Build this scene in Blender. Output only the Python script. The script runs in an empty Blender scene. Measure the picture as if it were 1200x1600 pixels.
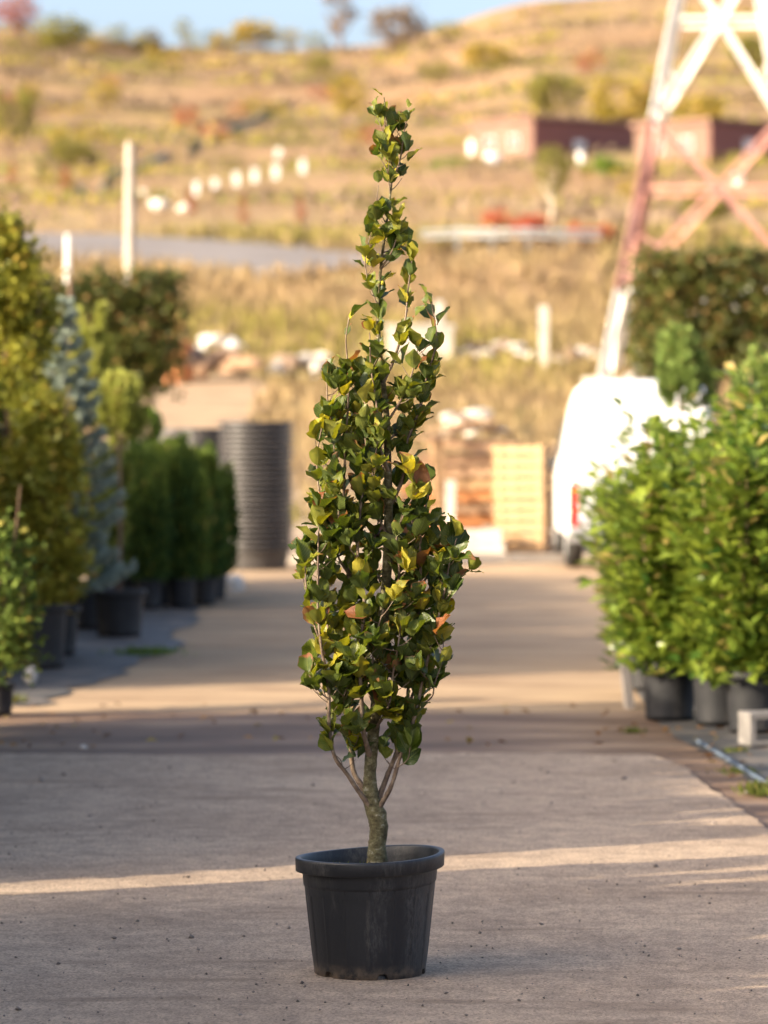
import bpy, bmesh, math, random
import numpy as np
from mathutils import Vector, Matrix

rnd = random.Random(11)
rng = np.random.default_rng(5)
sc = bpy.context.scene
COL = sc.collection

# ------------------------------------------------------------------ camera
CAM_H = 1.77          # eye height, m
FPX = 6000.0          # focal length in photo pixels (1200 x 1600)
cam_d = bpy.data.cameras.new('camera')
cam = bpy.data.objects.new('camera', cam_d)
COL.objects.link(cam)
cam.location = (0, 0, CAM_H)
cam.rotation_euler = (math.radians(90), 0, 0)
cam_d.sensor_fit = 'VERTICAL'
cam_d.sensor_height = 36.0
cam_d.sensor_width = 27.0
cam_d.lens = 135.0
cam_d.shift_y = -175.0 / 1600.0
cam_d.clip_start = 0.1
cam_d.clip_end = 5000
cam_d.dof.use_dof = True
cam_d.dof.focus_distance = 11.7
cam_d.dof.aperture_fstop = 3.1
sc.camera = cam

# ------------------------------------------------------------------ light
SUN_AZ = math.radians(26)     # light travels towards +X, turned this much towards +Y
SUN_EL = math.radians(20)
L = Vector((math.cos(SUN_AZ) * math.cos(SUN_EL), math.sin(SUN_AZ) * math.cos(SUN_EL), -math.sin(SUN_EL)))
w = bpy.data.worlds.new('World'); sc.world = w; w.use_nodes = True
nt = w.node_tree
sky = nt.nodes.new('ShaderNodeTexSky'); sky.sky_type = 'NISHITA'; sky.sun_disc = False
sky.sun_elevation = SUN_EL
sky.sun_rotation = math.atan2(-L.x, -L.y) % (2 * math.pi)
sky.air_density = 0.62; sky.dust_density = 4.5; sky.ozone_density = 0.6
bg = nt.nodes['Background']; bg.inputs['Strength'].default_value = 0.15
nt.links.new(sky.outputs[0], bg.inputs[0])
sun_d = bpy.data.lights.new('sun', 'SUN'); sun_d.energy = 3.4; sun_d.angle = math.radians(0.55)
sun_d.color = (1.0, 0.85, 0.64)
sun = bpy.data.objects.new('sun', sun_d); COL.objects.link(sun)
sun.rotation_euler = L.to_track_quat('-Z', 'Y').to_euler(); sun.location = (-20, -10, 15)
vs = sc.view_settings
vs.view_transform = 'Standard'; vs.look = 'None'; vs.gamma = 1.0; vs.use_curve_mapping = False
vs.exposure = 1.64
sc.cycles.use_denoising = True
sc.cycles.max_bounces = 6
sc.cycles.caustics_reflective = False; sc.cycles.caustics_refractive = False

# ------------------------------------------------------------------ helpers
def tag(o, label=None, cat=None, group=None, kind=None):
    if label: o['label'] = label
    if cat: o['category'] = cat
    if group: o['group'] = group
    if kind: o['kind'] = kind
    return o

def empty(name, loc, rz=0.0):
    o = bpy.data.objects.new(name, None); COL.objects.link(o)
    o.location = loc; o.rotation_euler = (0, 0, rz); o.empty_display_size = 0.1
    return o

def link(name, me, mat=None, parent=None):
    o = bpy.data.objects.new(name, me); COL.objects.link(o)
    if mat is not None and len(me.materials) == 0: me.materials.append(mat)
    if parent is not None: o.parent = parent
    return o

def copy_tree(o, parent=None):
    c = o.copy(); COL.objects.link(c); c.parent = parent
    for ch in list(o.children): copy_tree(ch, c)
    return c

def mesh_np(name, V, F, smooth=False, col=None, uv=None, colname='tint'):
    """V (n,3), F (m,k) same-sized faces"""
    V = np.asarray(V, dtype=np.float32); F = np.asarray(F, dtype=np.int32)
    me = bpy.data.meshes.new(name)
    k = F.shape[1]; m = F.shape[0]
    me.vertices.add(len(V)); me.vertices.foreach_set('co', V.ravel())
    me.loops.add(m * k); me.loops.foreach_set('vertex_index', F.ravel())
    me.polygons.add(m)
    me.polygons.foreach_set('loop_start', np.arange(0, m * k, k, dtype=np.int32))
    me.polygons.foreach_set('loop_total', np.full(m, k, dtype=np.int32))
    if smooth: me.polygons.foreach_set('use_smooth', np.ones(m, dtype=bool))
    me.update(calc_edges=True)
    if col is not None:
        a = me.attributes.new(colname, 'FLOAT_COLOR', 'POINT')
        a.data.foreach_set('color', np.asarray(col, dtype=np.float32).ravel())
    if uv is not None:
        l = me.uv_layers.new(name='UVMap')
        l.data.foreach_set('uv', np.asarray(uv, dtype=np.float32)[F.ravel()].ravel())
    return me

def bm_mesh(name, bm, smooth=False):
    me = bpy.data.meshes.new(name)
    if smooth:
        for f in bm.faces: f.smooth = True
    bm.to_mesh(me); bm.free(); return me

def box_bm(bm, c, s, M=None, bev=0.0):
    r = bmesh.ops.create_cube(bm, size=1.0)
    vs_ = r['verts']
    for v in vs_:
        v.co = Vector((v.co.x * s[0] + c[0], v.co.y * s[1] + c[1], v.co.z * s[2] + c[2]))
    if bev > 0:
        es = list({e for v in vs_ for e in v.link_edges})
        g = bmesh.ops.bevel(bm, geom=es, offset=bev, segments=2, profile=0.7, affect='EDGES')
        vs_ = list({v for f in g['faces'] for v in f.verts} | {v for v in vs_ if v.is_valid})
    if M is not None:
        for v in vs_: v.co = M @ v.co

def box(name, c, s, mat, parent=None, bev=0.0, M=None, rot=None):
    """box centred on c; rot = euler about its centre"""
    bm = bmesh.new()
    box_bm(bm, (0, 0, 0), s, bev=bev)
    o = link(name, bm_mesh(name, bm), mat, parent)
    o.location = c
    if rot is not None: o.rotation_euler = rot
    return o

def beam(name, a, b, wd, ht, mat, parent=None):
    a = Vector(a); b = Vector(b); d = b - a
    o = box(name, (a + b) / 2, (wd, ht, d.length), mat, parent)
    o.rotation_euler = d.to_track_quat('Z', 'Y').to_euler()
    return o

def smooth_path(pts, per=6):
    P_ = [np.array(p, float) for p in pts]
    P_ = [2 * P_[0] - P_[1]] + P_ + [2 * P_[-1] - P_[-2]]
    out = []
    for i in range(1, len(P_) - 2):
        p0, p1, p2, p3 = P_[i - 1:i + 3]
        for k in range(per):
            t = k / per
            out.append(0.5 * ((2 * p1) + (-p0 + p2) * t + (2 * p0 - 5 * p1 + 4 * p2 - p3) * t * t + (-p0 + 3 * p1 - 3 * p2 + p3) * t ** 3))
    out.append(P_[-2])
    return np.array(out)

def tube_np(path, rad, n=8, wob=0.0, cap=True):
    path = np.asarray(path, float); m = len(path)
    rad = np.asarray(rad, float)
    T = np.gradient(path, axis=0); T /= np.linalg.norm(T, axis=1)[:, None] + 1e-9
    ref = np.array([0.3, 1.0, 0.2]); ref /= np.linalg.norm(ref)
    A = np.cross(T, ref); A /= np.linalg.norm(A, axis=1)[:, None] + 1e-9
    B = np.cross(T, A)
    th = np.linspace(0, 2 * np.pi, n, endpoint=False)
    R = rad[:, None] * (1 + wob * rng.standard_normal((m, n)))
    V = path[:, None, :] + R[..., None] * (np.cos(th)[None, :, None] * A[:, None, :] + np.sin(th)[None, :, None] * B[:, None, :])
    V = V.reshape(-1, 3)
    F = []
    for i in range(m - 1):
        for j in range(n):
            F.append((i * n + j, i * n + (j + 1) % n, (i + 1) * n + (j + 1) % n, (i + 1) * n + j))
    return V, F

def tube(name, path, rad, mat, parent=None, n=8, wob=0.0):
    V, F = tube_np(path, rad, n, wob)
    me = mesh_np(name, V, F, smooth=True)
    return link(name, me, mat, parent)

def lathe(name, prof, n=48, fn=None, smooth=True, closed=False):
    """prof: list of (r,z); fn(angle, r, z, idx)->(r,z)"""
    V = []; F = []
    m = len(prof)
    for j in range(n):
        a = 2 * math.pi * j / n
        for i, (r, z) in enumerate(prof):
            if fn: rr, zz = fn(a, r, z, i)
            else: rr, zz = r, z
            V.append((rr * math.cos(a), rr * math.sin(a), zz))
    for j in range(n):
        j2 = (j + 1) % n
        for i in range(m - 1):
            F.append((j * m + i, j2 * m + i, j2 * m + i + 1, j * m + i + 1))
    me = mesh_np(name, V, F, smooth=smooth)
    return me

# ------------------------------------------------------------------ materials
def new_mat(name):
    m = bpy.data.materials.new(name); m.use_nodes = True
    nt = m.node_tree
    b = nt.nodes['Principled BSDF']
    return m, nt, b

def noise_mat(name, cols, scale=4.0, rough=0.8, bump=0.0, bscale=40.0, stretch=(1, 1, 1), detail=6.0, spec=0.3, pos=None, coord='Object', metallic=0.0, bdist=0.01):
    m, nt, b = new_mat(name)
    tc = nt.nodes.new('ShaderNodeTexCoord')
    mp = nt.nodes.new('ShaderNodeMapping'); mp.inputs['Scale'].default_value = stretch
    nt.links.new(tc.outputs[coord], mp.inputs[0])
    n = nt.nodes.new('ShaderNodeTexNoise'); n.inputs['Scale'].default_value = scale; n.inputs['Detail'].default_value = detail
    n.inputs['Roughness'].default_value = 0.62
    nt.links.new(mp.outputs[0], n.inputs[0])
    r = nt.nodes.new('ShaderNodeValToRGB')
    k = len(cols)
    if pos is None: pos = [0.32 + 0.36 * i / max(1, k - 1) for i in range(k)]
    while len(r.color_ramp.elements) < k: r.color_ramp.elements.new(0.5)
    for e, c, p in zip(r.color_ramp.elements, cols, pos):
        e.position = p; e.color = (*c, 1)
    nt.links.new(n.outputs[0], r.inputs[0])
    nt.links.new(r.outputs[0], b.inputs['Base Color'])
    b.inputs['Roughness'].default_value = rough
    b.inputs['Specular IOR Level'].default_value = spec
    b.inputs['Metallic'].default_value = metallic
    if bump > 0:
        n2 = nt.nodes.new('ShaderNodeTexNoise'); n2.inputs['Scale'].default_value = bscale; n2.inputs['Detail'].default_value = 8
        nt.links.new(tc.outputs[coord], n2.inputs[0])
        bp = nt.nodes.new('ShaderNodeBump'); bp.inputs['Strength'].default_value = bump; bp.inputs['Distance'].default_value = bdist
        nt.links.new(n2.outputs[0], bp.inputs['Height'])
        nt.links.new(bp.outputs[0], b.inputs['Normal'])
    return m

def leaf_mat(name, c0, c1, c2=None, trans=0.35, rough=0.5, spec=0.4):
    """tint attribute R runs c0 -> c1, G mixes towards c2 (dry)"""
    m, nt, b = new_mat(name)
    a = nt.nodes.new('ShaderNodeAttribute'); a.attribute_name = 'tint'
    s = nt.nodes.new('ShaderNodeSeparateColor'); nt.links.new(a.outputs['Color'], s.inputs[0])
    mx = nt.nodes.new('ShaderNodeMix'); mx.data_type = 'RGBA'
    mx.inputs[6].default_value = (*c0, 1); mx.inputs[7].default_value = (*c1, 1)
    nt.links.new(s.outputs[0], mx.inputs[0])
    m2 = nt.nodes.new('ShaderNodeMix'); m2.data_type = 'RGBA'
    m2.inputs[7].default_value = (*(c2 or c1), 1)
    nt.links.new(s.outputs[1], m2.inputs[0]); nt.links.new(mx.outputs[2], m2.inputs[6])
    nt.links.new(m2.outputs[2], b.inputs['Base Color'])
    b.inputs['Roughness'].default_value = rough; b.inputs['Specular IOR Level'].default_value = spec
    tr = nt.nodes.new('ShaderNodeBsdfTranslucent'); nt.links.new(m2.outputs[2], tr.inputs[0])
    ms = nt.nodes.new('ShaderNodeMixShader'); ms.inputs[0].default_value = trans
    out = nt.nodes['Material Output']
    nt.links.new(b.outputs[0], ms.inputs[1]); nt.links.new(tr.outputs[0], ms.inputs[2]); nt.links.new(ms.outputs[0], out.inputs[0])
    return m

def pavement_mat():
    m, nt, b = new_mat('dusty_asphalt')
    N = nt.nodes; K = nt.links
    tc = N.new('ShaderNodeTexCoord')
    def noise(s, d=6, r=0.6, st=None):
        n = N.new('ShaderNodeTexNoise'); n.inputs['Scale'].default_value = s; n.inputs['Detail'].default_value = d; n.inputs['Roughness'].default_value = r
        if st:
            mp = N.new('ShaderNodeMapping'); mp.inputs['Scale'].default_value = st
            K.new(tc.outputs['Object'], mp.inputs[0]); K.new(mp.outputs[0], n.inputs[0])
        else: K.new(tc.outputs['Object'], n.inputs[0])
        return n
    def ramp(src, stops):
        r = N.new('ShaderNodeValToRGB')
        while len(r.color_ramp.elements) < len(stops): r.color_ramp.elements.new(0.5)
        for e, (p, c) in zip(r.color_ramp.elements, stops):
            e.position = p; e.color = (*c, 1) if len(c) == 3 else c
        K.new(src, r.inputs[0]); return r
    big = noise(0.9, 5)
    base = ramp(big.outputs[0], [(0.3, (0.36, 0.268, 0.192)), (0.5, (0.455, 0.345, 0.25)), (0.7, (0.52, 0.40, 0.29))])
    mid = noise(9, 8, 0.7)
    mr = ramp(mid.outputs[0], [(0.3, (0.70, 0.70, 0.71)), (0.7, (1.20, 1.18, 1.15))])
    x1 = N.new('ShaderNodeMix'); x1.data_type = 'RGBA'; x1.blend_type = 'MULTIPLY'; x1.inputs[0].default_value = 1
    K.new(base.outputs[0], x1.inputs[6]); K.new(mr.outputs[0], x1.inputs[7])
    vor = N.new('ShaderNodeTexVoronoi'); vor.inputs['Scale'].default_value = 150
    K.new(tc.outputs['Object'], vor.inputs[0])
    vr = ramp(vor.outputs['Color'], [(0.10, (0.50, 0.50, 0.50)), (0.42, (1.04, 1.04, 1.04)), (0.95, (1.5, 1.47, 1.42))])
    x2 = N.new('ShaderNodeMix'); x2.data_type = 'RGBA'; x2.blend_type = 'MULTIPLY'; x2.inputs[0].default_value = 0.8
    K.new(x1.outputs[2], x2.inputs[6]); K.new(vr.outputs[0], x2.inputs[7])
    st = noise(2.6, 7, 0.68, (0.35, 1.6, 1))          # old dirt tracks
    sr = ramp(st.outputs[0], [(0.55, (0, 0, 0)), (0.70, (0.85, 0.85, 0.85))])
    x3 = N.new('ShaderNodeMix'); x3.data_type = 'RGBA'
    K.new(sr.outputs[0], x3.inputs[0]); K.new(x2.outputs[2], x3.inputs[6]); x3.inputs[7].default_value = (0.24, 0.172, 0.12, 1)
    K.new(x3.outputs[2], b.inputs['Base Color'])
    b.inputs['Roughness'].default_value = 0.9; b.inputs['Specular IOR Level'].default_value = 0.25
    fine = noise(170, 4, 0.7)
    cr = noise(28, 6, 0.65)
    ad = N.new('ShaderNodeMath'); ad.operation = 'ADD'; K.new(fine.outputs[0], ad.inputs[0]); K.new(cr.outputs[0], ad.inputs[1])
    bp = N.new('ShaderNodeBump'); bp.inputs['Strength'].default_value = 1.0; bp.inputs['Distance'].default_value = 0.009
    K.new(ad.outputs[0], bp.inputs['Height']); K.new(bp.outputs[0], b.inputs['Normal'])
    return m

def terrain_mat():
    m, nt, b = new_mat('dry_hillside')
    N = nt.nodes; K = nt.links
    tc = N.new('ShaderNodeTexCoord')
    sp = N.new('ShaderNodeSeparateXYZ'); K.new(tc.outputs['Object'], sp.inputs[0])
    def noise(s, st, d=6):
        n = N.new('ShaderNodeTexNoise'); n.inputs['Scale'].default_value = s; n.inputs['Detail'].default_value = d; n.inputs['Roughness'].default_value = 0.62
        mp = N.new('ShaderNodeMapping'); mp.inputs['Scale'].default_value = st
        K.new(tc.outputs['Object'], mp.inputs[0]); K.new(mp.outputs[0], n.inputs[0]); return n
    def ramp(src, stops):
        r = N.new('ShaderNodeValToRGB')
        while len(r.color_ramp.elements) < len(stops): r.color_ramp.elements.new(0.5)
        for e, (p, c) in zip(r.color_ramp.elements, stops): e.position = p; e.color = (*c, 1)
        K.new(src, r.inputs[0]); return r
    def mix(f, a_, b_):
        x = N.new('ShaderNodeMix'); x.data_type = 'RGBA'
        if isinstance(f, float): x.inputs[0].default_value = f
        else: K.new(f, x.inputs[0])
        K.new(a_, x.inputs[6]); K.new(b_, x.inputs[7]); return x
    far = ramp(noise(0.06, (0.55, 0.8, 1), 9).outputs[0], [(0.30, (0.15, 0.09, 0.05)), (0.41, (0.24, 0.15, 0.08)), (0.52, (0.30, 0.195, 0.115)), (0.62, (0.25, 0.175, 0.085)), (0.72, (0.18, 0.148, 0.055))])
    near = ramp(noise(0.30, (1, 0.8, 1), 9).outputs[0], [(0.30, (0.18, 0.112, 0.065)), (0.45, (0.30, 0.20, 0.11)), (0.56, (0.32, 0.24, 0.115)), (0.70, (0.23, 0.20, 0.06))])
    dirt = ramp(noise(0.8, (1, 1, 1), 9).outputs[0], [(0.3, (0.25, 0.19, 0.135)), (0.5, (0.36, 0.275, 0.19)), (0.7, (0.42, 0.325, 0.225))])
    def step(lo, hi):
        mr = N.new('ShaderNodeMapRange'); mr.inputs[1].default_value = lo; mr.inputs[2].default_value = hi
        K.new(sp.outputs[1], mr.inputs[0]); return mr.outputs[0]
    a1 = mix(step(52, 66), dirt.outputs[0], near.outputs[0])
    band = ramp(noise(0.10, (0.10, 1.0, 1), 6).outputs[0], [(0.50, (0, 0, 0)), (0.62, (1, 1, 1))])
    oliv = ramp(noise(0.035, (0.7, 0.7, 1), 8).outputs[0], [(0.50, (0, 0, 0)), (0.66, (1, 1, 1))])
    cb = N.new('ShaderNodeRGB'); cb.outputs[0].default_value = (0.20, 0.13, 0.075, 1)
    co = N.new('ShaderNodeRGB'); co.outputs[0].default_value = (0.27, 0.23, 0.062, 1)
    mb = N.new('ShaderNodeMath'); mb.operation = 'MULTIPLY'; mb.inputs[1].default_value = 0.6; K.new(band.outputs[0], mb.inputs[0])
    mo = N.new('ShaderNodeMath'); mo.operation = 'MULTIPLY'; mo.inputs[1].default_value = 0.4; K.new(oliv.outputs[0], mo.inputs[0])
    far1 = mix(mb.outputs[0], far.outputs[0], cb.outputs[0])
    far2 = mix(mo.outputs[0], far1.outputs[2], co.outputs[0])
    mot = ramp(noise(0.42, (0.6, 1.0, 1), 7).outputs[0], [(0.34, (0.62, 0.58, 0.52)), (0.5, (1.05, 1.03, 1.0)), (0.68, (1.32, 1.30, 1.2))])
    far3 = N.new('ShaderNodeMix'); far3.data_type = 'RGBA'; far3.blend_type = 'MULTIPLY'; far3.inputs[0].default_value = 0.6
    K.new(far2.outputs[2], far3.inputs[6]); K.new(mot.outputs[0], far3.inputs[7])
    a2 = mix(step(115, 170), a1.outputs[2], far3.outputs[2])
    K.new(a2.outputs[2], b.inputs['Base Color'])
    b.inputs['Roughness'].default_value = 0.95; b.inputs['Specular IOR Level'].default_value = 0.1
    bp = N.new('ShaderNodeBump'); bp.inputs['Strength'].default_value = 0.6; bp.inputs['Distance'].default_value = 0.25
    K.new(noise(1.1, (1, 1, 1), 8).outputs[0], bp.inputs['Height']); K.new(bp.outputs[0], b.inputs['Normal'])
    return m

M_pave = pavement_mat()
M_terr = terrain_mat()
M_dirt = noise_mat('dusty_dirt', [(0.25, 0.168, 0.105), (0.37, 0.262, 0.165), (0.45, 0.325, 0.20)], 1.6, 0.95, 0.5, 30, stretch=(0.5, 1.3, 1), spec=0.1)
M_mud = noise_mat('damp_mud', [(0.10, 0.06, 0.038), (0.18, 0.112, 0.07), (0.33, 0.225, 0.145)], 1.7, 0.72, 0.6, 30, stretch=(0.4, 1.3, 1), spec=0.3)
M_mat = noise_mat('weed_fabric', [(0.055, 0.055, 0.055), (0.10, 0.095, 0.09), (0.20, 0.165, 0.135)], 2.2, 0.6, 0.3, 60)
M_hem = noise_mat('blue_hem', [(0.07, 0.095, 0.13), (0.10, 0.13, 0.165)], 6, 0.8)
M_road = noise_mat('far_asphalt', [(0.17, 0.148, 0.135), (0.225, 0.20, 0.185)], 0.4, 0.9)
M_kerb = noise_mat('kerb_concrete', [(0.32, 0.28, 0.24), (0.45, 0.40, 0.34)], 3, 0.9, 0.3)
M_white = noise_mat('white_paint', [(0.62, 0.61, 0.59), (0.76, 0.75, 0.72)], 3, 0.5)
M_concrete = noise_mat('pale_concrete', [(0.42, 0.38, 0.33), (0.60, 0.55, 0.48)], 5, 0.9, 0.4, 60)
M_block = noise_mat('white_block', [(0.14, 0.13, 0.12), (0.25, 0.23, 0.21)], 9, 0.9, 0.5, 90)
M_rock = noise_mat('pale_rock', [(0.45, 0.40, 0.34), (0.72, 0.67, 0.6)], 2, 0.9, 0.4, 8)
M_rockd = noise_mat('brown_rubble', [(0.14, 0.09, 0.06), (0.30, 0.21, 0.15)], 2, 0.9, 0.4, 8)
M_wood = noise_mat('pale_wood', [(0.26, 0.15, 0.07), (0.42, 0.27, 0.14), (0.52, 0.36, 0.21)], 3, 0.8, 0.3, 40, stretch=(1, 1, 6))
M_woodo = noise_mat('old_wood', [(0.17, 0.10, 0.055), (0.32, 0.20, 0.12), (0.42, 0.29, 0.19)], 4, 0.85, 0.3, 40, stretch=(1, 1, 6))
M_rustw = noise_mat('orange_wood', [(0.34, 0.14, 0.05), (0.48, 0.22, 0.09)], 4, 0.8, 0.3, 40)
M_pot = None
M_nurs = noise_mat('black_nursery_plastic', [(0.014, 0.015, 0.017), (0.026, 0.026, 0.028), (0.075, 0.068, 0.06)], 5, 0.55, 0.15, 60, pos=[0.3, 0.55, 0.78])
M_nurs2 = noise_mat('faded_grey_plastic', [(0.11, 0.10, 0.095), (0.17, 0.155, 0.145)], 3, 0.6)
M_stk = noise_mat('stacked_pot_plastic', [(0.030, 0.028, 0.028), (0.055, 0.050, 0.048)], 3, 0.45, spec=0.5)
M_bark = noise_mat('brown_bark', [(0.10, 0.06, 0.04), (0.20, 0.13, 0.085)], 12, 0.9, 0.4, 60, stretch=(1, 1, 0.3))
M_barkp = noise_mat('pale_bark', [(0.33, 0.27, 0.20), (0.52, 0.44, 0.34)], 6, 0.9, 0.3, 30)
M_cane = noise_mat('straw_cane', [(0.34, 0.23, 0.12), (0.46, 0.33, 0.19)], 6, 0.8)
M_soil = noise_mat('potting_soil', [(0.025, 0.017, 0.012), (0.06, 0.042, 0.03), (0.12, 0.085, 0.06)], 40, 0.95, 0.8, 120)
M_red = noise_mat('pylon_red', [(0.40, 0.175, 0.135), (0.50, 0.28, 0.235)], 3, 0.6)
M_pwh = noise_mat('pylon_white', [(0.70, 0.67, 0.61), (0.80, 0.77, 0.71)], 3, 0.6)
M_clad = noise_mat('maroon_cladding', [(0.19, 0.072, 0.058), (0.25, 0.105, 0.085)], 0.6, 0.6)
M_plast = noise_mat('pink_render', [(0.16, 0.095, 0.07), (0.20, 0.125, 0.095)], 0.4, 0.9)
M_roofm = noise_mat('brown_roof', [(0.20, 0.11, 0.085), (0.28, 0.17, 0.13)], 0.5, 0.8)
M_glassd = noise_mat('dark_glass', [(0.03, 0.035, 0.04), (0.05, 0.055, 0.06)], 2, 0.1, spec=0.6)
M_van = noise_mat('van_white', [(0.80, 0.80, 0.79), (0.84, 0.84, 0.83)], 1.5, 0.28, spec=0.5)
M_tyre = noise_mat('tyre_rubber', [(0.02, 0.02, 0.02), (0.045, 0.042, 0.04)], 8, 0.8)
M_rim = noise_mat('wheel_steel', [(0.5, 0.5, 0.5), (0.62, 0.62, 0.62)], 4, 0.4)
M_tail = noise_mat('tail_lens_red', [(0.55, 0.02, 0.015), (0.62, 0.04, 0.03)], 4, 0.2, spec=0.6)
M_grey = noise_mat('grey_plastic', [(0.22, 0.22, 0.22), (0.28, 0.28, 0.28)], 4, 0.5)
M_net = noise_mat('teal_net', [(0.20, 0.29, 0.23), (0.27, 0.35, 0.28)], 0.7, 0.9)
M_steel = noise_mat('galvanised', [(0.17, 0.175, 0.185), (0.24, 0.245, 0.25)], 2, 0.5)
M_barrel = noise_mat('rust_barrel', [(0.42, 0.15, 0.05), (0.52, 0.22, 0.09)], 4, 0.7)
M_grassg = leaf_mat('green_grass', (0.07, 0.10, 0.02), (0.18, 0.20, 0.04), (0.30, 0.22, 0.08), 0.3, 0.7, 0.1)
M_grassd = leaf_mat('dry_grass', (0.275, 0.19, 0.105), (0.37, 0.275, 0.14), (0.265, 0.23, 0.06), 0.3, 0.8, 0.05)
M_laurel = leaf_mat('laurel_leaf', (0.048, 0.11, 0.018), (0.34, 0.41, 0.05), (0.50, 0.36, 0.12), 0.40, 0.28, 0.6)
M_thuja = leaf_mat('thuja_leaf', (0.030, 0.070, 0.017), (0.20, 0.26, 0.04), (0.28, 0.24, 0.05), 0.2, 0.7, 0.2)
M_spruce = leaf_mat('blue_spruce_needle', (0.17, 0.22, 0.17), (0.45, 0.51, 0.42), (0.30, 0.27, 0.10), 0.2, 0.6, 0.2)
M_pine = leaf_mat('pine_needle', (0.20, 0.23, 0.04), (0.46, 0.46, 0.10), (0.40, 0.30, 0.10), 0.25, 0.6, 0.2)
M_pineg = leaf_mat('green_pine_needle', (0.09, 0.15, 0.035), (0.28, 0.36, 0.09), (0.40, 0.30, 0.10), 0.25, 0.6, 0.2)
M_yellow = leaf_mat('golden_leaf', (0.11, 0.13, 0.018), (0.42, 0.39, 0.05), (0.40, 0.28, 0.05), 0.35, 0.5, 0.3)
M_hedge = leaf_mat('hornbeam_leaf', (0.034, 0.050, 0.011), (0.14, 0.145, 0.028), (0.28, 0.16, 0.05), 0.28, 0.5, 0.3)
M_box = leaf_mat('boxwood_leaf', (0.06, 0.12, 0.012), (0.22, 0.33, 0.03), (0.2, 0.25, 0.04), 0.3, 0.5, 0.3)
M_autumn = leaf_mat('autumn_leaf', (0.22, 0.20, 0.03), (0.50, 0.36, 0.07), (0.40, 0.20, 0.06), 0.35, 0.7, 0.1)
M_olive = leaf_mat('olive_leaf', (0.16, 0.165, 0.035), (0.29, 0.26, 0.065), (0.36, 0.26, 0.09), 0.35, 0.7, 0.1)
M_dull = leaf_mat('dull_twig_leaf', (0.17, 0.12, 0.085), (0.31, 0.23, 0.155), (0.3, 0.25, 0.1), 0.3, 0.8, 0.1)
M_redbush = leaf_mat('red_leaf', (0.38, 0.06, 0.035), (0.55, 0.14, 0.07), (0.5, 0.25, 0.08), 0.35, 0.7, 0.1)
M_rustc = leaf_mat('rust_leaf', (0.32, 0.085, 0.045), (0.44, 0.16, 0.085), (0.4, 0.2, 0.08), 0.3, 0.7, 0.1)
M_dryleaf = leaf_mat('fallen_leaf', (0.17, 0.08, 0.035), (0.42, 0.24, 0.10), (0.35, 0.28, 0.08), 0.2, 0.8, 0.1)

# ------------------------------------------------------------------ terrain
_PY = np.array([-80, 46, 52, 60, 70, 80, 90, 100, 104, 112, 116, 160, 220, 300, 400, 550, 700, 800, 900, 1300], float)
_PZ = np.array([0, 0, 0.1, 0.55, 1.5, 2.4, 3.4, 4.7, 5.2, 5.95, 6.5, 9.8, 14.1, 19.6, 27.0, 43.0, 62.0, 75.5, 78, 80], float)
def _ss(t):
    t = np.clip(t, 0, 1); return t * t * (3 - 2 * t)
def zg(X, Y):
    X = np.asarray(X, float); Y = np.asarray(Y, float)
    z = np.interp(Y, _PY, _PZ)
    z = 0.5 * z + 0.25 * np.interp(Y - 3, _PY, _PZ) + 0.25 * np.interp(Y + 3, _PY, _PZ)
    far = np.clip((Y - 450) / 300, 0, 1)
    xr = X / np.maximum(Y, 1) * 800
    z = z + far * np.where(xr > -5, 8.5 * _ss((xr + 5) / 42) + 0.07 * np.clip(xr - 37, 0, 200), np.clip(-xr - 45, 0, 200) * 0.11)
    z = z + 1.3 * np.clip((X + 3.5) / 7.0, 0, 1) * np.exp(-((Y - 99.5) / 3.2) ** 2)
    wv = np.clip((Y - 120) / 200, 0, 1)
    z = z + wv * (1.1 * np.sin(Y * 0.055 + X * 0.02 + 1.2 * np.sin(X * 0.03)) + 0.6 * np.sin(Y * 0.14 + 0.05 * X))
    return z
def zg1(x, y): return float(zg(x, y))

def at(px, py, Y):
    """photo pixel at depth Y -> point"""
    return Vector(((px - 600) / FPX * Y, Y, CAM_H - (py - 625) / FPX * Y))
def onground(px, py):
    """where the sight line through a photo pixel meets the terrain"""
    for Y in np.concatenate([np.arange(9, 120, 0.1), np.arange(120, 900, 0.5)]):
        p = at(px, py, Y)
        if p.z <= zg1(p.x, p.y): return Vector((p.x, p.y, zg1(p.x, p.y)))
    p = at(px, py, 800); return Vector((p.x, p.y, zg1(p.x, p.y)))

def build_terrain():
    ys = np.concatenate([np.arange(-60, 40, 4), np.arange(40, 120, 1.0), np.arange(120, 300, 4.0), np.arange(300, 960, 8.0), np.arange(960, 1301, 40)])
    us = np.linspace(-1, 1, 121)
    us = np.sign(us) * np.abs(us) ** 1.5
    V = []
    for y in ys:
        hw = 40 + 0.55 * max(y, 0)
        xs = us * hw
        z = zg(xs, np.full_like(xs, y))
        V.append(np.stack([xs, np.full_like(xs, y), z], 1))
    n = len(us); V = np.concatenate(V)
    I = np.arange(len(ys) - 1)[:, None] * n + np.arange(n - 1)[None, :]
    F = np.stack([I, I + 1, I + n + 1, I + n], -1).reshape(-1, 4)
    me = mesh_np('ground', V, F, smooth=True)
    o = link('ground', me, M_terr); o.location.z = -0.012
    tag(o, 'dry straw coloured hillside and yard ground reaching to the skyline', kind='structure')
build_terrain()

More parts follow.
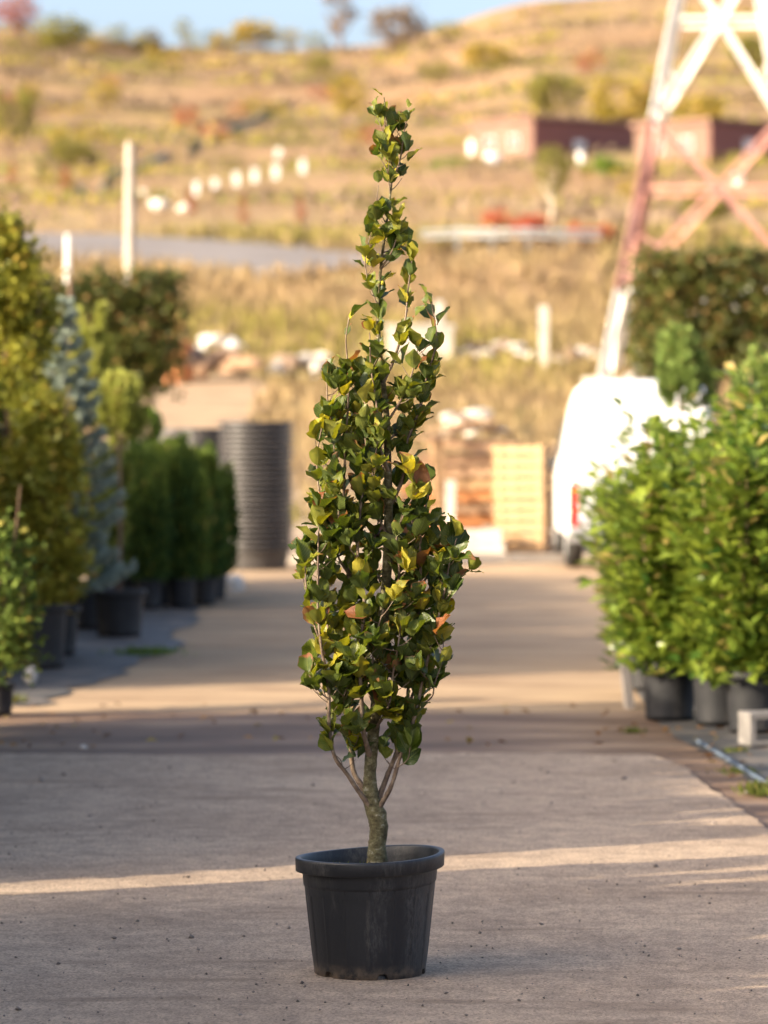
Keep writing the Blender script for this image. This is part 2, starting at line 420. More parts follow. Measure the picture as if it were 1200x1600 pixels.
def sheet(name, outline_fn_left, outline_fn_right, y0, y1, z, mat, label, ny=60, nx=24, jag=0.0):
    ys = np.linspace(y0, y1, ny)
    V = []
    for i, y in enumerate(ys):
        a, b_ = outline_fn_left(y), outline_fn_right(y)
        a += jag * (rnd.random() - 0.5); b_ += jag * (rnd.random() - 0.5)
        xs = np.linspace(a, b_, nx)
        yy = np.full(nx, y)
        if i in (0, ny - 1): yy = yy + jag * (rng.random(nx) - 0.5)
        V.append(np.stack([xs, yy, np.full(nx, z)], 1))
    V = np.concatenate(V)
    I = np.arange(ny - 1)[:, None] * nx + np.arange(nx - 1)[None, :]
    F = np.stack([I, I + 1, I + nx + 1, I + nx], -1).reshape(-1, 4)
    o = link(name, mesh_np(name, V, F), mat)
    tag(o, label, kind='structure')
    return o

def pad():
    # thick worn pad with an irregular broken far and right edge
    pts = []
    ys = np.linspace(4, 18.3, 150)
    right = [(1.95 - 0.0 * y + (-0.035 * max(0, y - 4)) + 0.012 * rnd.uniform(-1, 1) + 0.02 * math.sin(y * 1.3), y) for y in ys]
    far = [(x, 18.95 + 0.05 * rnd.uniform(-1, 1) + 0.06 * math.sin(x * 2.2) - 0.5 * max(0, (x - 1.0)) ** 2) for x in np.linspace(1.32, -5.0, 90)]
    left = [(-5.0, 4)]
    poly = right + far + left
    bm = bmesh.new()
    top = [bm.verts.new((x, y, 0.022)) for x, y in poly]
    bot = [bm.verts.new((x + (0.02 if i < len(right) else 0), y + (0.03 if i >= len(right) else 0), -0.02)) for i, (x, y) in enumerate(poly)]
    bm.faces.new(top)
    n = len(poly)
    for i in range(n): bm.faces.new((top[i], bot[i], bot[(i + 1) % n], top[(i + 1) % n]))
    bmesh.ops.recalc_face_normals(bm, faces=bm.faces)
    o = link('pavement', bm_mesh('pavement', bm), M_pave)
    tag(o, 'worn dusty grey asphalt under the potted beech', kind='structure')
pad()
PZ = 0.022
sheet('mud_strip', lambda y: -6.0, lambda y: 2.6, 17.5, 21.75, 0.0, M_mud, 'dark damp mud strip along the far edge of the asphalt', jag=0.12, ny=40, nx=50)
sheet('verge', lambda y: 1.3, lambda y: 2.4, 4, 18.0, -0.004, M_mud, 'dark soil verge right of the asphalt', jag=0.1)
sheet('dirt_lane', lambda y: -3.4, lambda y: 3.4, 21.55, 48, -0.005, M_dirt, 'dusty beige lane between the plant rows', jag=0.2)

def weed_mat_(name, pts, label):
    bm = bmesh.new()
    vs_ = [bm.verts.new(p) for p in pts]
    bm.faces.new(vs_)
    o = link(name, bm_mesh(name, bm), M_mat); tag(o, label, kind='structure')
    return o
weed_mat_('weed_fabric', [(1.74, 14.5, 0.004), (4.2, 14.5, 0.004), (4.2, 26, 0.004), (1.55, 26, 0.004), (1.50, 20.4, 0.004), (1.68, 18.4, 0.004)], 'grey weed fabric under the laurel pots')
tube('fabric_hem', smooth_path([(1.60, 19.6, 0.03), (1.66, 18.6, 0.035), (1.72, 17.7, 0.03), (1.80, 16.8, 0.02)]), np.full(19, 0.011), M_hem)
tag(bpy.data.objects['fabric_hem'], 'rolled blue hem of the weed fabric beside the asphalt edge', 'hem')
_e = [(float(np.interp(y_, [22.3, 24.3, 27.2, 36], [-1.95, -1.82, -1.5, -1.6])) + 0.07 * math.sin(y_ * 2.1) + rnd.uniform(-0.06, 0.06), y_, 0.004) for y_ in np.linspace(22.4, 36, 46)]
weed_mat_('ground_cloth', [(-6, 21.9, 0.004)] + [(x_, 22.2 + 0.08 * math.sin(x_ * 3) + rnd.uniform(-0.05, 0.05), 0.004) for x_ in np.linspace(-4, -2.05, 14)] + _e + [(-6, 36, 0.004)], 'grey ground cloth under the left plant row')

# kerb in front of the crates
kb = empty('kerb', (0, 41.6, 0)); tag(kb, 'low concrete kerb in front of the crates', kind='structure')
for i in range(7): box('kerb_stone', (-2.7 + i * 0.9, 0.01 * (i % 2), 0.045), (0.885, 0.16, 0.12), M_kerb, kb, 0.012)

# far road draped on the hill
def strip_on_ground(name, pts, width, mat, label, dz=0.12, n=60):
    path = smooth_path([(p[0], p[1], 0) for p in pts], 14)
    T = np.gradient(path, axis=0); T /= np.linalg.norm(T, axis=1)[:, None]
    Nn = np.stack([-T[:, 1], T[:, 0], T[:, 2] * 0], 1)
    V = []; m = 7
    for p, nn in zip(path, Nn):
        for k in range(m):
            q = p + nn * width * (k / (m - 1) - 0.5)
            V.append((q[0], q[1], zg1(q[0], q[1]) + dz))
    I = np.arange(len(path) - 1)[:, None] * m + np.arange(m - 1)[None, :]
    F = np.stack([I, I + m, I + m + 1, I + 1], -1).reshape(-1, 4)
    o = link(name, mesh_np(name, V, F, smooth=True), mat); tag(o, label, kind='structure'); return o
strip_on_ground('road', [(-60, 142), (-25, 124), (-10.4, 116), (-5, 110), (-0.8, 105), (3, 106), (10, 110.5), (30, 117), (60, 126)], 10.5, M_road, 'grey road crossing the foot of the hill')
strip_on_ground('track', [(-4.6, 60), (-4.0, 66), (-3.3, 72), (-3.6, 76), (-6, 80), (-14, 84)], 2.4, M_dirt, 'pale dirt track behind the stacked pots', dz=0.03)
strip_on_ground('terrace_path', [(-60, 330), (-20, 318), (0, 300), (20, 300), (60, 310)], 6, M_dirt, 'pale path across the hillside', dz=0.3)

# ------------------------------------------------------------------ foliage builders
def leaf_cloud(name, P_, D, Nn, Ln, Wd, tint):
    """rhombic folded leaves: base point P_, direction D, normal Nn, length Ln, width Wd"""
    n = len(P_)
    D = D / (np.linalg.norm(D, axis=1)[:, None] + 1e-9)
    S = np.cross(D, Nn); S /= np.linalg.norm(S, axis=1)[:, None] + 1e-9
    U = np.cross(S, D)
    Ln = np.broadcast_to(Ln, (n,))[:, None]; Wd = np.broadcast_to(Wd, (n,))[:, None]
    a = P_; c = P_ + D * Ln - U * Ln * 0.10
    mid = P_ + D * Ln * 0.5
    l = mid + S * Wd * 0.5 + U * Wd * 0.16
    r = mid - S * Wd * 0.5 + U * Wd * 0.16
    V = np.stack([a, l, c, r], 1).reshape(-1, 3)
    i = np.arange(n)[:, None] * 4
    F = np.concatenate([i + np.array([[0, 2, 1]]), i + np.array([[0, 3, 2]])], 1).reshape(-1, 3)
    col = np.repeat(np.concatenate([tint, np.zeros((n, 1)), np.ones((n, 1))], 1), 4, axis=0)
    return mesh_np(name, V, F, col=col)

def rand_dirs(n):
    v = rng.standard_normal((n, 3)); return v / np.linalg.norm(v, axis=1)[:, None]

def clumpy_points(n, nclump, shape, spread):
    """clump centres from shape(k)->(k,3), points gaussian about them; returns pts, clump id, clump rnd"""
    C = shape(nclump)
    idx = rng.integers(0, nclump, n)
    p = C[idx] + rng.standard_normal((n, 3)) * spread
    return p, idx

def ellipsoid_shape(rx, ry, rz, cz, shell=0.5):
    def f(k):
        d = rand_dirs(k); r = rng.random(k) ** (1 / 3) * (1 - shell) + shell * (0.75 + 0.25 * rng.random(k))
        r = np.minimum(r, 1)
        p = d * r[:, None] * np.array([rx, ry, rz]); p[:, 2] += cz; return p
    return f

def crown(name, n, nclump, shape, spread, Ln, Wd, up=0.4, dry=0.08):
    p, idx = clumpy_points(n, nclump, shape, spread)
    d = rand_dirs(n); d[:, 2] = d[:, 2] * 0.6 + up
    nn = rand_dirs(n) * 0.7; nn[:, 2] += 0.8
    ct = rng.random(nclump)
    t = np.clip(0.65 * ct[idx] + 0.35 * rng.random(n), 0, 1)[:, None]
    g = (rng.random(n) < dry).astype(float)[:, None] * 0.9
    s = rng.uniform(0.7, 1.25, n)
    return leaf_cloud(name, p, d, nn, Ln * s, Wd * s, np.concatenate([t, g], 1))

def pot(parent, r, h, mat=None, soil=True):
    mat = mat or M_nurs
    prof = [(0.0, 0.004), (r * 0.78, 0.004), (r * 0.80, 0.0), (r * 0.80, 0.02), (r * 0.90, h * 0.86), (r * 0.905, h * 0.88), (r * 0.99, h * 0.885), (r, h * 0.9), (r, h * 0.985), (r * 0.99, h), (r * 0.95, h), (r * 0.93, h * 0.97), (r * 0.88, h * 0.75), (0.0, h * 0.75)]
    link('pot', lathe('pot', prof[:-1], 28), mat, parent)
    if soil:
        s = link('soil', lathe('soil', [(0.0, h * 0.86), (r * 0.5, h * 0.865), (r * 0.9, h * 0.84)], 20), M_soil, parent)

def stem_tube(parent, pts, r0, r1, mat, name='stem', n=6):
    path = smooth_path(pts, 5)
    tube(name, path, np.linspace(r0, r1, len(path)), mat, parent, n)

# ---------------------------------------------------------- right: laurels
def laurel(px, Y, h, rad, label, seed, n=3600, potr=0.165, poth=0.32):
    global rng
    rng = np.random.default_rng(seed); rr = random.Random(seed)
    X = (px - 600) / FPX * Y
    t = empty('cherry_laurel', (X, Y, 0.012))
    tag(t, label, 'shrub', 'cherry laurels in pots right of the lane')
    pot(t, potr, poth, M_nurs)
    shoots = []
    for k in range(13):
        a = rr.uniform(0, 2 * math.pi); q = rad * rr.uniform(0.25, 1.0)
        top = h * rr.uniform(0.72, 1.0) * (1 - 0.18 * (q / rad) ** 2)
        pts = [(0.05 * math.cos(a), 0.05 * math.sin(a), poth * 0.85), (0.55 * q * math.cos(a), 0.55 * q * math.sin(a), poth + 0.3 * (top - poth)),
               (0.9 * q * math.cos(a), 0.9 * q * math.sin(a), poth + 0.65 * (top - poth)), (q * math.cos(a), q * math.sin(a), top)]
        stem_tube(t, pts, 0.008, 0.003, M_cane, 'stem', 5)
        shoots.append(smooth_path(pts, 10))
    m = n // len(shoots)
    Pn, Dn, Nn, Tn = [], [], [], []
    for s in shoots:
        u = rng.uniform(0.03, 1.0, m) * (len(s) - 1); i = np.minimum(u.astype(int), len(s) - 2); f = (u - i)[:, None]
        p = s[i] * (1 - f) + s[i + 1] * f
        a = rng.uniform(0, 2 * np.pi, m)
        side = rng.random(m) < 0.65                     # short side shoots
        off = np.where(side, rng.uniform(0.03, 0.20, m), 0.0)
        rad_ = np.stack([np.cos(a), np.sin(a), rng.uniform(-0.25, 0.75, m)], 1)
        p = p + rad_ * off[:, None]
        d = rad_ + np.array([0, 0, 0.25]) + rng.standard_normal((m, 3)) * 0.25
        nn = np.stack([-np.cos(a) * 0.4, -np.sin(a) * 0.4, np.full(m, 1.0)], 1) + rng.standard_normal((m, 3)) * 0.3
        Pn.append(p); Dn.append(d); Nn.append(nn)
        z = (p[:, 2] - poth) / h
        tt = np.clip(rng.normal(0.48, 0.26, m), 0, 1)
        Tn.append(np.stack([tt, (rng.random(m) < 0.05) * 0.8], 1))
    Pn, Dn, Nn, Tn = map(np.concatenate, (Pn, Dn, Nn, Tn))
    low = rng.random(m * len(shoots)) < 0.10          # low skirt hanging over the pot
    aa = rng.uniform(0, 2 * np.pi, len(Pn)); qq = rng.uniform(0.6, 1.15, len(Pn)) * rad * 0.8
    Pn[low] = np.stack([qq * np.cos(aa), qq * np.sin(aa), rng.uniform(poth * 0.75, poth * 2.0, len(Pn))], 1)[low]
    Pn[:, 2] = np.maximum(Pn[:, 2], poth * 0.7)
    s = rng.uniform(0.7, 1.2, len(Pn))
    me = leaf_cloud('foliage', Pn, Dn, Nn, 0.114 * s, 0.064 * s, Tn)
    o = link('foliage', me, M_laurel, t); o['kind'] = 'stuff'
    return t

laurel(1046, 21.2, 1.66, 0.36, 'bright green laurel in black pot nearest the lane on the right', 101)
laurel(1178, 20.4, 1.86, 0.40, 'tall laurel behind the white hollow block at the right edge', 102, n=3600)
laurel(1014, 23.4, 1.55, 0.28, 'narrow laurel behind the one nearest the lane, beside the van', 103)
laurel(1105, 22.6, 1.72, 0.34, 'laurel in the second row between the two front pots', 104)
laurel(1215, 22.2, 2.0, 0.36, 'tallest laurel cut by the right frame edge', 105)
laurel(1060, 25.2, 1.62, 0.32, 'laurel in the third row in front of the green pine', 106, n=2400)
laurel(1125, 20.9, 1.58, 0.30, 'bushy laurel between the first pot and the white block', 108, n=2600)
laurel(1150, 25.6, 1.80, 0.34, 'laurel at the back of the right row below the hedge', 107, n=2400)

# hollow block on the fabric
hb = empty('hollow_block', ((1192 - 600) / FPX * 19.6, 19.6, 0.012), 0.25)
tag(hb, 'white hollow concrete block on the fabric at the right edge', 'block')
for nm, c, s in [('wall', (0.10, 0, 0.075), (0.40, 0.028, 0.15)), ]:
    pass
def holed_block():
    bm = bmesh.new()
    # slab top/bottom with three webs, the openings face the lane
    box_bm(bm, (0.1, 0, 0.152), (0.40, 0.19, 0.03), bev=0.004)
    box_bm(bm, (0.1, 0, 0.016), (0.40, 0.19, 0.03), bev=0.004)
    for x in (-0.085, 0.1, 0.285): box_bm(bm, (x, 0, 0.084), (0.03, 0.186, 0.107), bev=0.003)
    return bm_mesh('shell', bm)
link('shell', holed_block(), M_block, hb)

# pale timber offcuts at the lane corner of the laurel pots
tb = empty('timber_post', (1.39, 22.1, 0.0), 0.1)
tag(tb, 'pale weathered timber post leaning by the first laurel pot', 'timber')
box('plank', (0, 0, 0.19), (0.05, 0.09, 0.40), M_kerb, tb, 0.006, rot=(0, -0.12, 0))
tb2 = empty('timber_board', (1.475, 21.3, 0.0), 0.1)
tag(tb2, 'pale timber board standing against the first laurel pot', 'timber')
box('plank', (0, 0, 0.155), (0.035, 0.12, 0.33), M_kerb, tb2, 0.006, rot=(0, -0.10, 0))

# green pines on the right
def pine(name, loc, h, crown_from, label, cat, mat, seed, spread=0.28, n=2600, potd=None, group=None, trunk_mat=None, needle=0.085, shoots=26):
    global rng
    rng = np.random.default_rng(seed); rr = random.Random(seed)
    t = empty(name, loc); tag(t, label, cat, group)
    base = 0.0
    if potd: pot(t, potd[0], potd[1]); base = potd[1] * 0.85
    stem_tube(t, [(0, 0, base), (0.01, 0.01, base + 0.4 * (h - base)), (-0.01, 0.0, h * 0.95)], 0.022, 0.008, trunk_mat or M_bark, 'trunk', 8)
    Pn, Dn, Tn = [], [], []
    m = n // shoots
    for k in range(shoots):
        f = k / (shoots - 1)
        z0 = crown_from + (h * 0.93 - crown_from) * f
        a = k * 2.4 + rr.uniform(-0.4, 0.4)
        reach = spread * (1.0 - 0.75 * f) * rr.uniform(0.7, 1.15)
        p0 = np.array([0, 0, z0 - 0.05]); p1 = np.array([reach * math.cos(a), reach * math.sin(a), z0 + reach * 0.35]); p2 = p1 + np.array([0.03 * math.cos(a), 0.03 * math.sin(a), rr.uniform(0.10, 0.22)])
        path = smooth_path([p0, p1, p2], 6)
        stem_tube(t, [p0, p1, p2], 0.006, 0.003, trunk_mat or M_bark, 'branch', 5)
        u = rng.uniform(0.15, 1, m) * (len(path) - 1); i = np.minimum(u.astype(int), len(path) - 2); ff = (u - i)[:, None]
        p = path[i] * (1 - ff) + path[i + 1] * ff
        tg = path[i + 1] - path[i]; tg /= np.linalg.norm(tg, axis=1)[:, None]
        d = tg * 0.9 + rand_dirs(m) * 0.75
        Pn.append(p); Dn.append(d); Tn.append(np.stack([np.clip(rng.normal(0.3 + 0.4 * f, 0.22, m), 0, 1), (rng.random(m) < 0.05) * 0.7], 1))
    Pn, Dn, Tn = map(np.concatenate, (Pn, Dn, Tn))
    s = rng.uniform(0.7, 1.2, len(Pn))
    me = leaf_cloud('needles', Pn, Dn, rand_dirs(len(Pn)), needle * s, 0.020 * s, Tn)
    o = link('needles', me, mat, t); o['kind'] = 'stuff'
    return t
p = at(1064, 600, 28); pine('young_pine', (p.x, 28, 0), 2.26, 1.72, 'bushy green young pine above the laurels, in front of the right hedge', 'pine', M_pineg, 21, 0.19, 4200, (0.17, 0.3))
p = at(1196, 600, 26.5); pine('young_pine', (p.x, 26.5, 0), 2.04, 1.6, 'young pine cut by the right frame edge above the laurels', 'pine', M_pineg, 22, 0.18, 3600, (0.17, 0.3))

# pleached hedges (clear stems, square clipped heads)
def pleached(loc, rz, wd, z0, z1, dp, label, seed, n=9000, nst=3):
    global rng
    rng = np.random.default_rng(seed)
    t = empty('pleached_hedge', loc, rz); tag(t, label, 'hedge', 'clipped hornbeam heads on clear stems')
    for k in range(nst):
        x = wd * ((k + 0.5) / nst - 0.5)
        stem_tube(t, [(x, 0, 0), (x + 0.02, 0.01, z0 * 0.6), (x, 0, z1 * 0.95)], 0.045, 0.02, M_bark, 'trunk', 8)
        for s in range(6):
            zz = z0 + (z1 - z0) * (s + 0.5) / 6
            stem_tube(t, [(x, 0, zz - 0.1), (x + 0.3 * (-1) ** s * wd / nst, 0.1 * (-1) ** (s // 2), zz), (x + 0.5 * (-1) ** s * wd / nst, 0.16 * (-1) ** (s // 2), zz + 0.08)], 0.012, 0.005, M_bark, 'branch', 5)
    def shp(k):
        q = rng.random((k, 3)); q = (q - 0.5) * np.array([wd, dp, z1 - z0]); q[:, 2] += (z0 + z1) / 2; return q
    p_, idx = clumpy_points(n, 170, shp, 0.095)
    p_[:, 0] = np.clip(p_[:, 0], -wd / 2 - 0.12, wd / 2 + 0.12); p_[:, 2] = np.minimum(p_[:, 2], z1 + 0.05 + 0.04 * rng.standard_normal(n))
    ct = rng.random(170)
    tt = np.clip(0.6 * ct[idx] + 0.4 * rng.random(n), 0, 1)
    g = np.where(rng.random(n) < 0.16, 0.9, 0.0)
    d = rand_dirs(n); d[:, 2] = d[:, 2] * 0.7 - 0.1
    nn = rand_dirs(n) * 0.8; nn[:, 2] += 0.6
    s = rng.uniform(0.7, 1.25, n)
    o = link('crown', leaf_cloud('crown', p_, d, nn, 0.085 * s, 0.055 * s, np.stack([tt, g], 1)), M_hedge, t); o['kind'] = 'stuff'
pleached(((1128 - 600) / FPX * 45, 45.5, 0), -0.08, 1.90, 2.02, 3.52, 0.55, 'wide clipped hedge head on stems behind the white van', 31, 17000, 3)
pleached(((150 - 600) / FPX * 44, 44.5, 0), 0.12, 1.75, 1.98, 3.20, 0.55, 'clipped hedge head on stems behind the left plant row', 32, 14000, 3)

# ---------------------------------------------------------- left row
def thuja_mesh(seed, h, r, n):
    """several upright leaders of unequal height grown together, feathery on top"""
    global rng
    rng = np.random.default_rng(seed)
    nl = 11
    la = np.arange(nl) * 2.4 + rng.uniform(0, 0.8, nl); lq = r * 0.62 * np.sqrt(np.arange(nl) / nl)
    lh = h * (1.0 - 0.30 * rng.random(nl) * (0.3 + np.arange(nl) / nl)); lr = r * rng.uniform(0.38, 0.55, nl)
    j = rng.integers(0, nl, n)
    f = rng.random(n) ** 0.8
    z = f * lh[j]
    prof = np.interp(f, [0, 0.08, 0.3, 0.62, 0.85, 1.0], [0.5, 0.9, 1.0, 0.85, 0.45, 0.04])
    a = rng.uniform(0, 2 * np.pi, n)
    q = lr[j] * prof * (0.5 + 0.6 * rng.random(n) ** 0.6) * (1 + 0.2 * np.sin(3 * a + 9 * f + j))
    bend = 0.04 * np.sin(f * 3 + j) * f
    p = np.stack([lq[j] * np.cos(la[j]) * (1 + 0.25 * f) + q * np.cos(a) + bend, lq[j] * np.sin(la[j]) * (1 + 0.25 * f) + q * np.sin(a), z], 1)
    d = np.stack([np.cos(a) * 0.5, np.sin(a) * 0.5, np.full(n, 1.0)], 1) + rng.standard_normal((n, 3)) * 0.25
    nn = np.stack([-np.sin(a), np.cos(a), np.zeros(n)], 1) + rng.standard_normal((n, 3)) * 0.5
    tt = np.clip(rng.normal(0.22, 0.16, n) + 1.1 * np.clip(f - 0.62, 0, 1) + 0.12 * np.sin(j * 5.0), 0, 1)
    s = rng.uniform(0.7, 1.35, n)
    return leaf_cloud('foliage', p, d, nn, 0.07 * s, 0.030 * s, np.stack([tt, (rng.random(n) < 0.03) * 0.8], 1))
TH = [thuja_mesh(201 + i, 1.0, 0.19, 4600) for i in range(4)]
for me in TH: me.materials.append(M_thuja)
def thuja(x, y, h, label, k, potr=0.13, poth=0.24, wid=1.0, group='potted thujas in a row on the left'):
    t = empty('potted_thuja', (x, y, 0.014), k * 1.3)
    tag(t, label, 'thuja', group)
    pot(t, potr, poth)
    stem_tube(t, [(0, 0, poth * 0.85), (0.005, 0, poth + 0.2), (0, 0, poth + 0.6)], 0.014, 0.008, M_bark, 'trunk', 6)
    o = link('foliage', TH[k % 4], None, t); o['kind'] = 'stuff'
    o.location.z = poth * 0.8; o.scale = (wid, wid, (h - poth * 0.8))
    return t
for i, (px, Y, top, lab) in enumerate([
        (212, 33.4, 706, 'dark green thuja right behind the grafted pine trunk'),
        (250, 33.0, 695, 'dark green thuja second of the row before the stacked pots'),
        (284, 32.6, 690, 'tallest dark green thuja in the middle of the left row'),
        (318, 33.0, 712, 'dark green thuja at the lane end nearest the stacked pots'),
        (232, 34.6, 700, 'thuja in the second row half hidden by the front thujas'),
        (300, 34.4, 698, 'thuja in the second row beside the black pot stack'),
        (340 - 6, 34.0, 722, 'low thuja at the corner in front of the narrow pot stack'),
        (266, 34.8, 694, 'thuja in the second row right below the boxwood ball'),
        (196, 34.0, 712, 'thuja between the grafted pine trunk and the spruce skirt'),
        (302, 33.7, 705, 'slim thuja wedged between the two tallest thujas'),
        (232, 32.4, 716, 'low thuja in front beside the grafted pine pot'),
        (168, 33.6, 720, 'thuja hidden behind the blue spruce skirt')]):
    thuja((px - 600) / FPX * Y, Y, CAM_H - (top - 625) / FPX * Y, lab, i, wid=0.95 + 0.3 * ((i * 37) % 10) / 10)

# clipped ball standard
def ball():
    global rng
    rng = np.random.default_rng(41)
    p = at(222, 668, 36)
    t = empty('clipped_box_ball', (p.x, 36, 0)); tag(t, 'round clipped boxwood ball on a stem behind the thujas', 'topiary')
    pot(t, 0.16, 0.28)
    stem_tube(t, [(0, 0, 0.2), (0.01, 0, 0.8), (0, 0, p.z)], 0.016, 0.012, M_bark, 'trunk', 6)
    n = 2600
    d = rand_dirs(n); q = d * (0.185 * (0.75 + 0.25 * rng.random(n)))[:, None] * (1 + 0.06 * np.sin(7 * d[:, :1] + 5 * d[:, 2:])); q[:, 2] += p.z
    s = rng.uniform(0.7, 1.3, n)
    o = link('crown', leaf_cloud('crown', q, d + rand_dirs(n) * 0.6, rand_dirs(n), 0.035 * s, 0.02 * s, np.stack([np.clip(rng.normal(0.5, 0.25, n), 0, 1), np.zeros(n)], 1)), M_box, t); o['kind'] = 'stuff'
ball()

# grafted pine on a clear trunk in its big pot
p = at(186, 995, 28.7)
pine('grafted_pine', (p.x, 28.7, 0.014), 1.88, 1.50, 'small grafted pine on a bare trunk in a wide black pot', 'pine', M_pine, 51, 0.17, 2600, (0.205, 0.34), shoots=14)
p = at(140, 990, 29.6)
pine('young_pine', (p.x, 29.6, 0.014), 2.42, 0.6, 'yellow green young pine with upright candles behind the blue spruce', 'pine', M_pine, 52, 0.33, 9000, (0.19, 0.33), shoots=40)

def spruce(px, Y, h, rb, label, seed):
    global rng
    rng = np.random.default_rng(seed); rr = random.Random(seed)
    X = (px - 600) / FPX * Y
    t = empty('blue_spruce', (X, Y, 0.014)); tag(t, label, 'spruce')
    pot(t, 0.19, 0.33)
    stem_tube(t, [(0, 0, 0.28), (0.01, 0, h * 0.5), (0, 0, h)], 0.03, 0.006, M_bark, 'trunk', 8)
    Pn, Dn, Tn = [], [], []
    z = 0.42
    while z < h * 0.985:
        f = (z - 0.4) / (h - 0.4)
        reach = rb * (1 - f) ** 0.8 + 0.05
        nb = 7 if f < 0.7 else 5
        for k in range(nb):
            a = k * 2 * math.pi / nb + rr.uniform(0, 1.2)
            q = reach * rr.uniform(0.75, 1.1)
            pts = [np.array([0, 0, z]), np.array([0.6 * q * math.cos(a), 0.6 * q * math.sin(a), z + 0.10 * q]), np.array([q * math.cos(a), q * math.sin(a), z + 0.30 * q + 0.02])]
            path = smooth_path(pts, 5)
            m = int(120 + 900 * q)
            u = rng.uniform(0.1, 1, m) * (len(path) - 1); i = np.minimum(u.astype(int), len(path) - 2); ff = (u - i)[:, None]
            p = path[i] * (1 - ff) + path[i + 1] * ff
            sd = np.array([-math.sin(a), math.cos(a), 0.1]) * rng.uniform(-1, 1, m)[:, None] * 0.22 * q * (1.1 - u / len(path))[:, None]
            p = p + sd
            d = np.array([math.cos(a), math.sin(a), 0.3]) + rand_dirs(m) * 0.8
            Pn.append(p); Dn.append(d); Tn.append(np.stack([np.clip(rng.normal(0.25 + 0.6 * u / len(path), 0.2, m), 0, 1), np.zeros(m)], 1))
        z += 0.135 - 0.04 * f
    Pn, Dn, Tn = map(np.concatenate, (Pn, Dn, Tn))
    s = rng.uniform(0.7, 1.3, len(Pn))
    o = link('needles', leaf_cloud('needles', Pn, Dn, rand_dirs(len(Pn)), 0.055 * s, 0.020 * s, Tn), M_spruce, t); o['kind'] = 'stuff'
spruce(84, 26.6, 2.52, 0.50, 'silvery blue spruce between the golden column and the pines', 61)

def column(name, px, Y, h, r, mat, label, cat, seed, n, potr, poth, Ln=0.05, Wd=0.032, base_clear=0.05, group=None, X=None):
    global rng
    rng = np.random.default_rng(seed); rr = random.Random(seed)
    if X is None: X = (px - 600) / FPX * Y
    t = empty(name, (X, Y, 0.014)); tag(t, label, cat, group)
    pot(t, potr, poth)
    stem_tube(t, [(0, 0, poth * 0.85), (0.01, 0.01, h * 0.5), (0, 0, h * 0.95)], 0.022, 0.006, M_bark, 'trunk', 7)
    for k in range(7):
        a = k * 2.4; z0 = poth + base_clear + k * (h * 0.09)
        stem_tube(t, [(0, 0, z0), (0.6 * r * math.cos(a), 0.6 * r * math.sin(a), z0 + 0.25), (0.85 * r * math.cos(a), 0.85 * r * math.sin(a), z0 + 0.6)], 0.009, 0.004, M_bark, 'branch', 5)
    def shp(k):
        z = rng.random(k); prof = np.interp(z, [0, 0.12, 0.45, 0.8, 1.0], [0.7, 0.95, 1.0, 0.75, 0.12])
        a = rng.uniform(0, 2 * np.pi, k); q = r * prof * (0.35 + 0.65 * rng.random(k) ** 0.5)
        return np.stack([q * np.cos(a), q * np.sin(a), poth + base_clear + z * (h - poth - base_clear)], 1)
    me = crown('foliage', n, 150, shp, 0.055, Ln, Wd, up=0.6, dry=0.1)
    o = link('foliage', me, mat, t); o['kind'] = 'stuff'
    return t
column('golden_tree', 64, 25.3, 1.72, 0.27, M_yellow, 'shorter golden green column in a black pot beside the blue spruce', 'tree', 73, 8000, 0.185, 0.42, 0.06, 0.04)
column('golden_tree', 8, 25.6, 2.92, 0.34, M_yellow, 'tall golden yellow column in a black pot at the left edge', 'tree', 71, 15000, 0.185, 0.42, 0.06, 0.04)
column('leafy_shrub', -6, 21.5, 1.02, 0.20, M_thuja, 'low green shrub in a grey pot cut by the left frame edge', 'shrub', 72, 2600, 0.11, 0.17)
# the row goes on towards the camera, outside the picture: it shades the asphalt
OFF = 'potted thuja in the row that runs on left of the picture'
yy = 6.2; k = 0
rr = random.Random(9)
while yy < 20.75:
    gap = 0.0
    x = -2.75 - 0.02 * (20 - yy) + rr.uniform(-0.06, 0.06)
    if yy > 18.5: x = -2.62
    if True:
        h = rr.uniform(1.66, 1.92)
        wd_ = rr.uniform(0.95, 1.2) + (0.15 if yy < 11.5 else 0)
        if 12.79 < yy < 13.39:
            yy += 0.08; continue
        if abs(yy - 13.1) < 0.5: wd_ = 1.32
        thuja(x, yy, h, OFF, k, 0.15, 0.26, wd_, group='potted thujas outside the left frame edge')
        if (yy < 12.4 or 14.6 < yy < 20.5) and rr.random() < 0.38: thuja(x - 0.55, yy + 0.17, rr.uniform(1.7, 1.95), OFF, k + 1, 0.15, 0.26, 1.05, group='potted thujas outside the left frame edge')  # extra plants added out of view to break up and soften the sun streaks
    yy += rr.uniform(0.31, 0.37); k += 1

# deeper rows behind the left plants, half hidden by the front row
rr = random.Random(14)
yy = 22.95; k = 0
BACK = 'tall thuja in the back rows behind the left plant row'
while yy < 36.3:
    for xb in (-3.5, -4.0):
        if rr.random() < 1.0:
            thuja(xb - 0.012 * (yy - 23) + rr.uniform(-0.08, 0.08), yy + rr.uniform(-0.1, 0.1), rr.uniform(1.9, 2.35), BACK, k, 0.15, 0.28, rr.uniform(1.1, 1.35), group='thujas in the back rows on the left')
        k += 1
    yy += rr.uniform(0.42, 0.62)

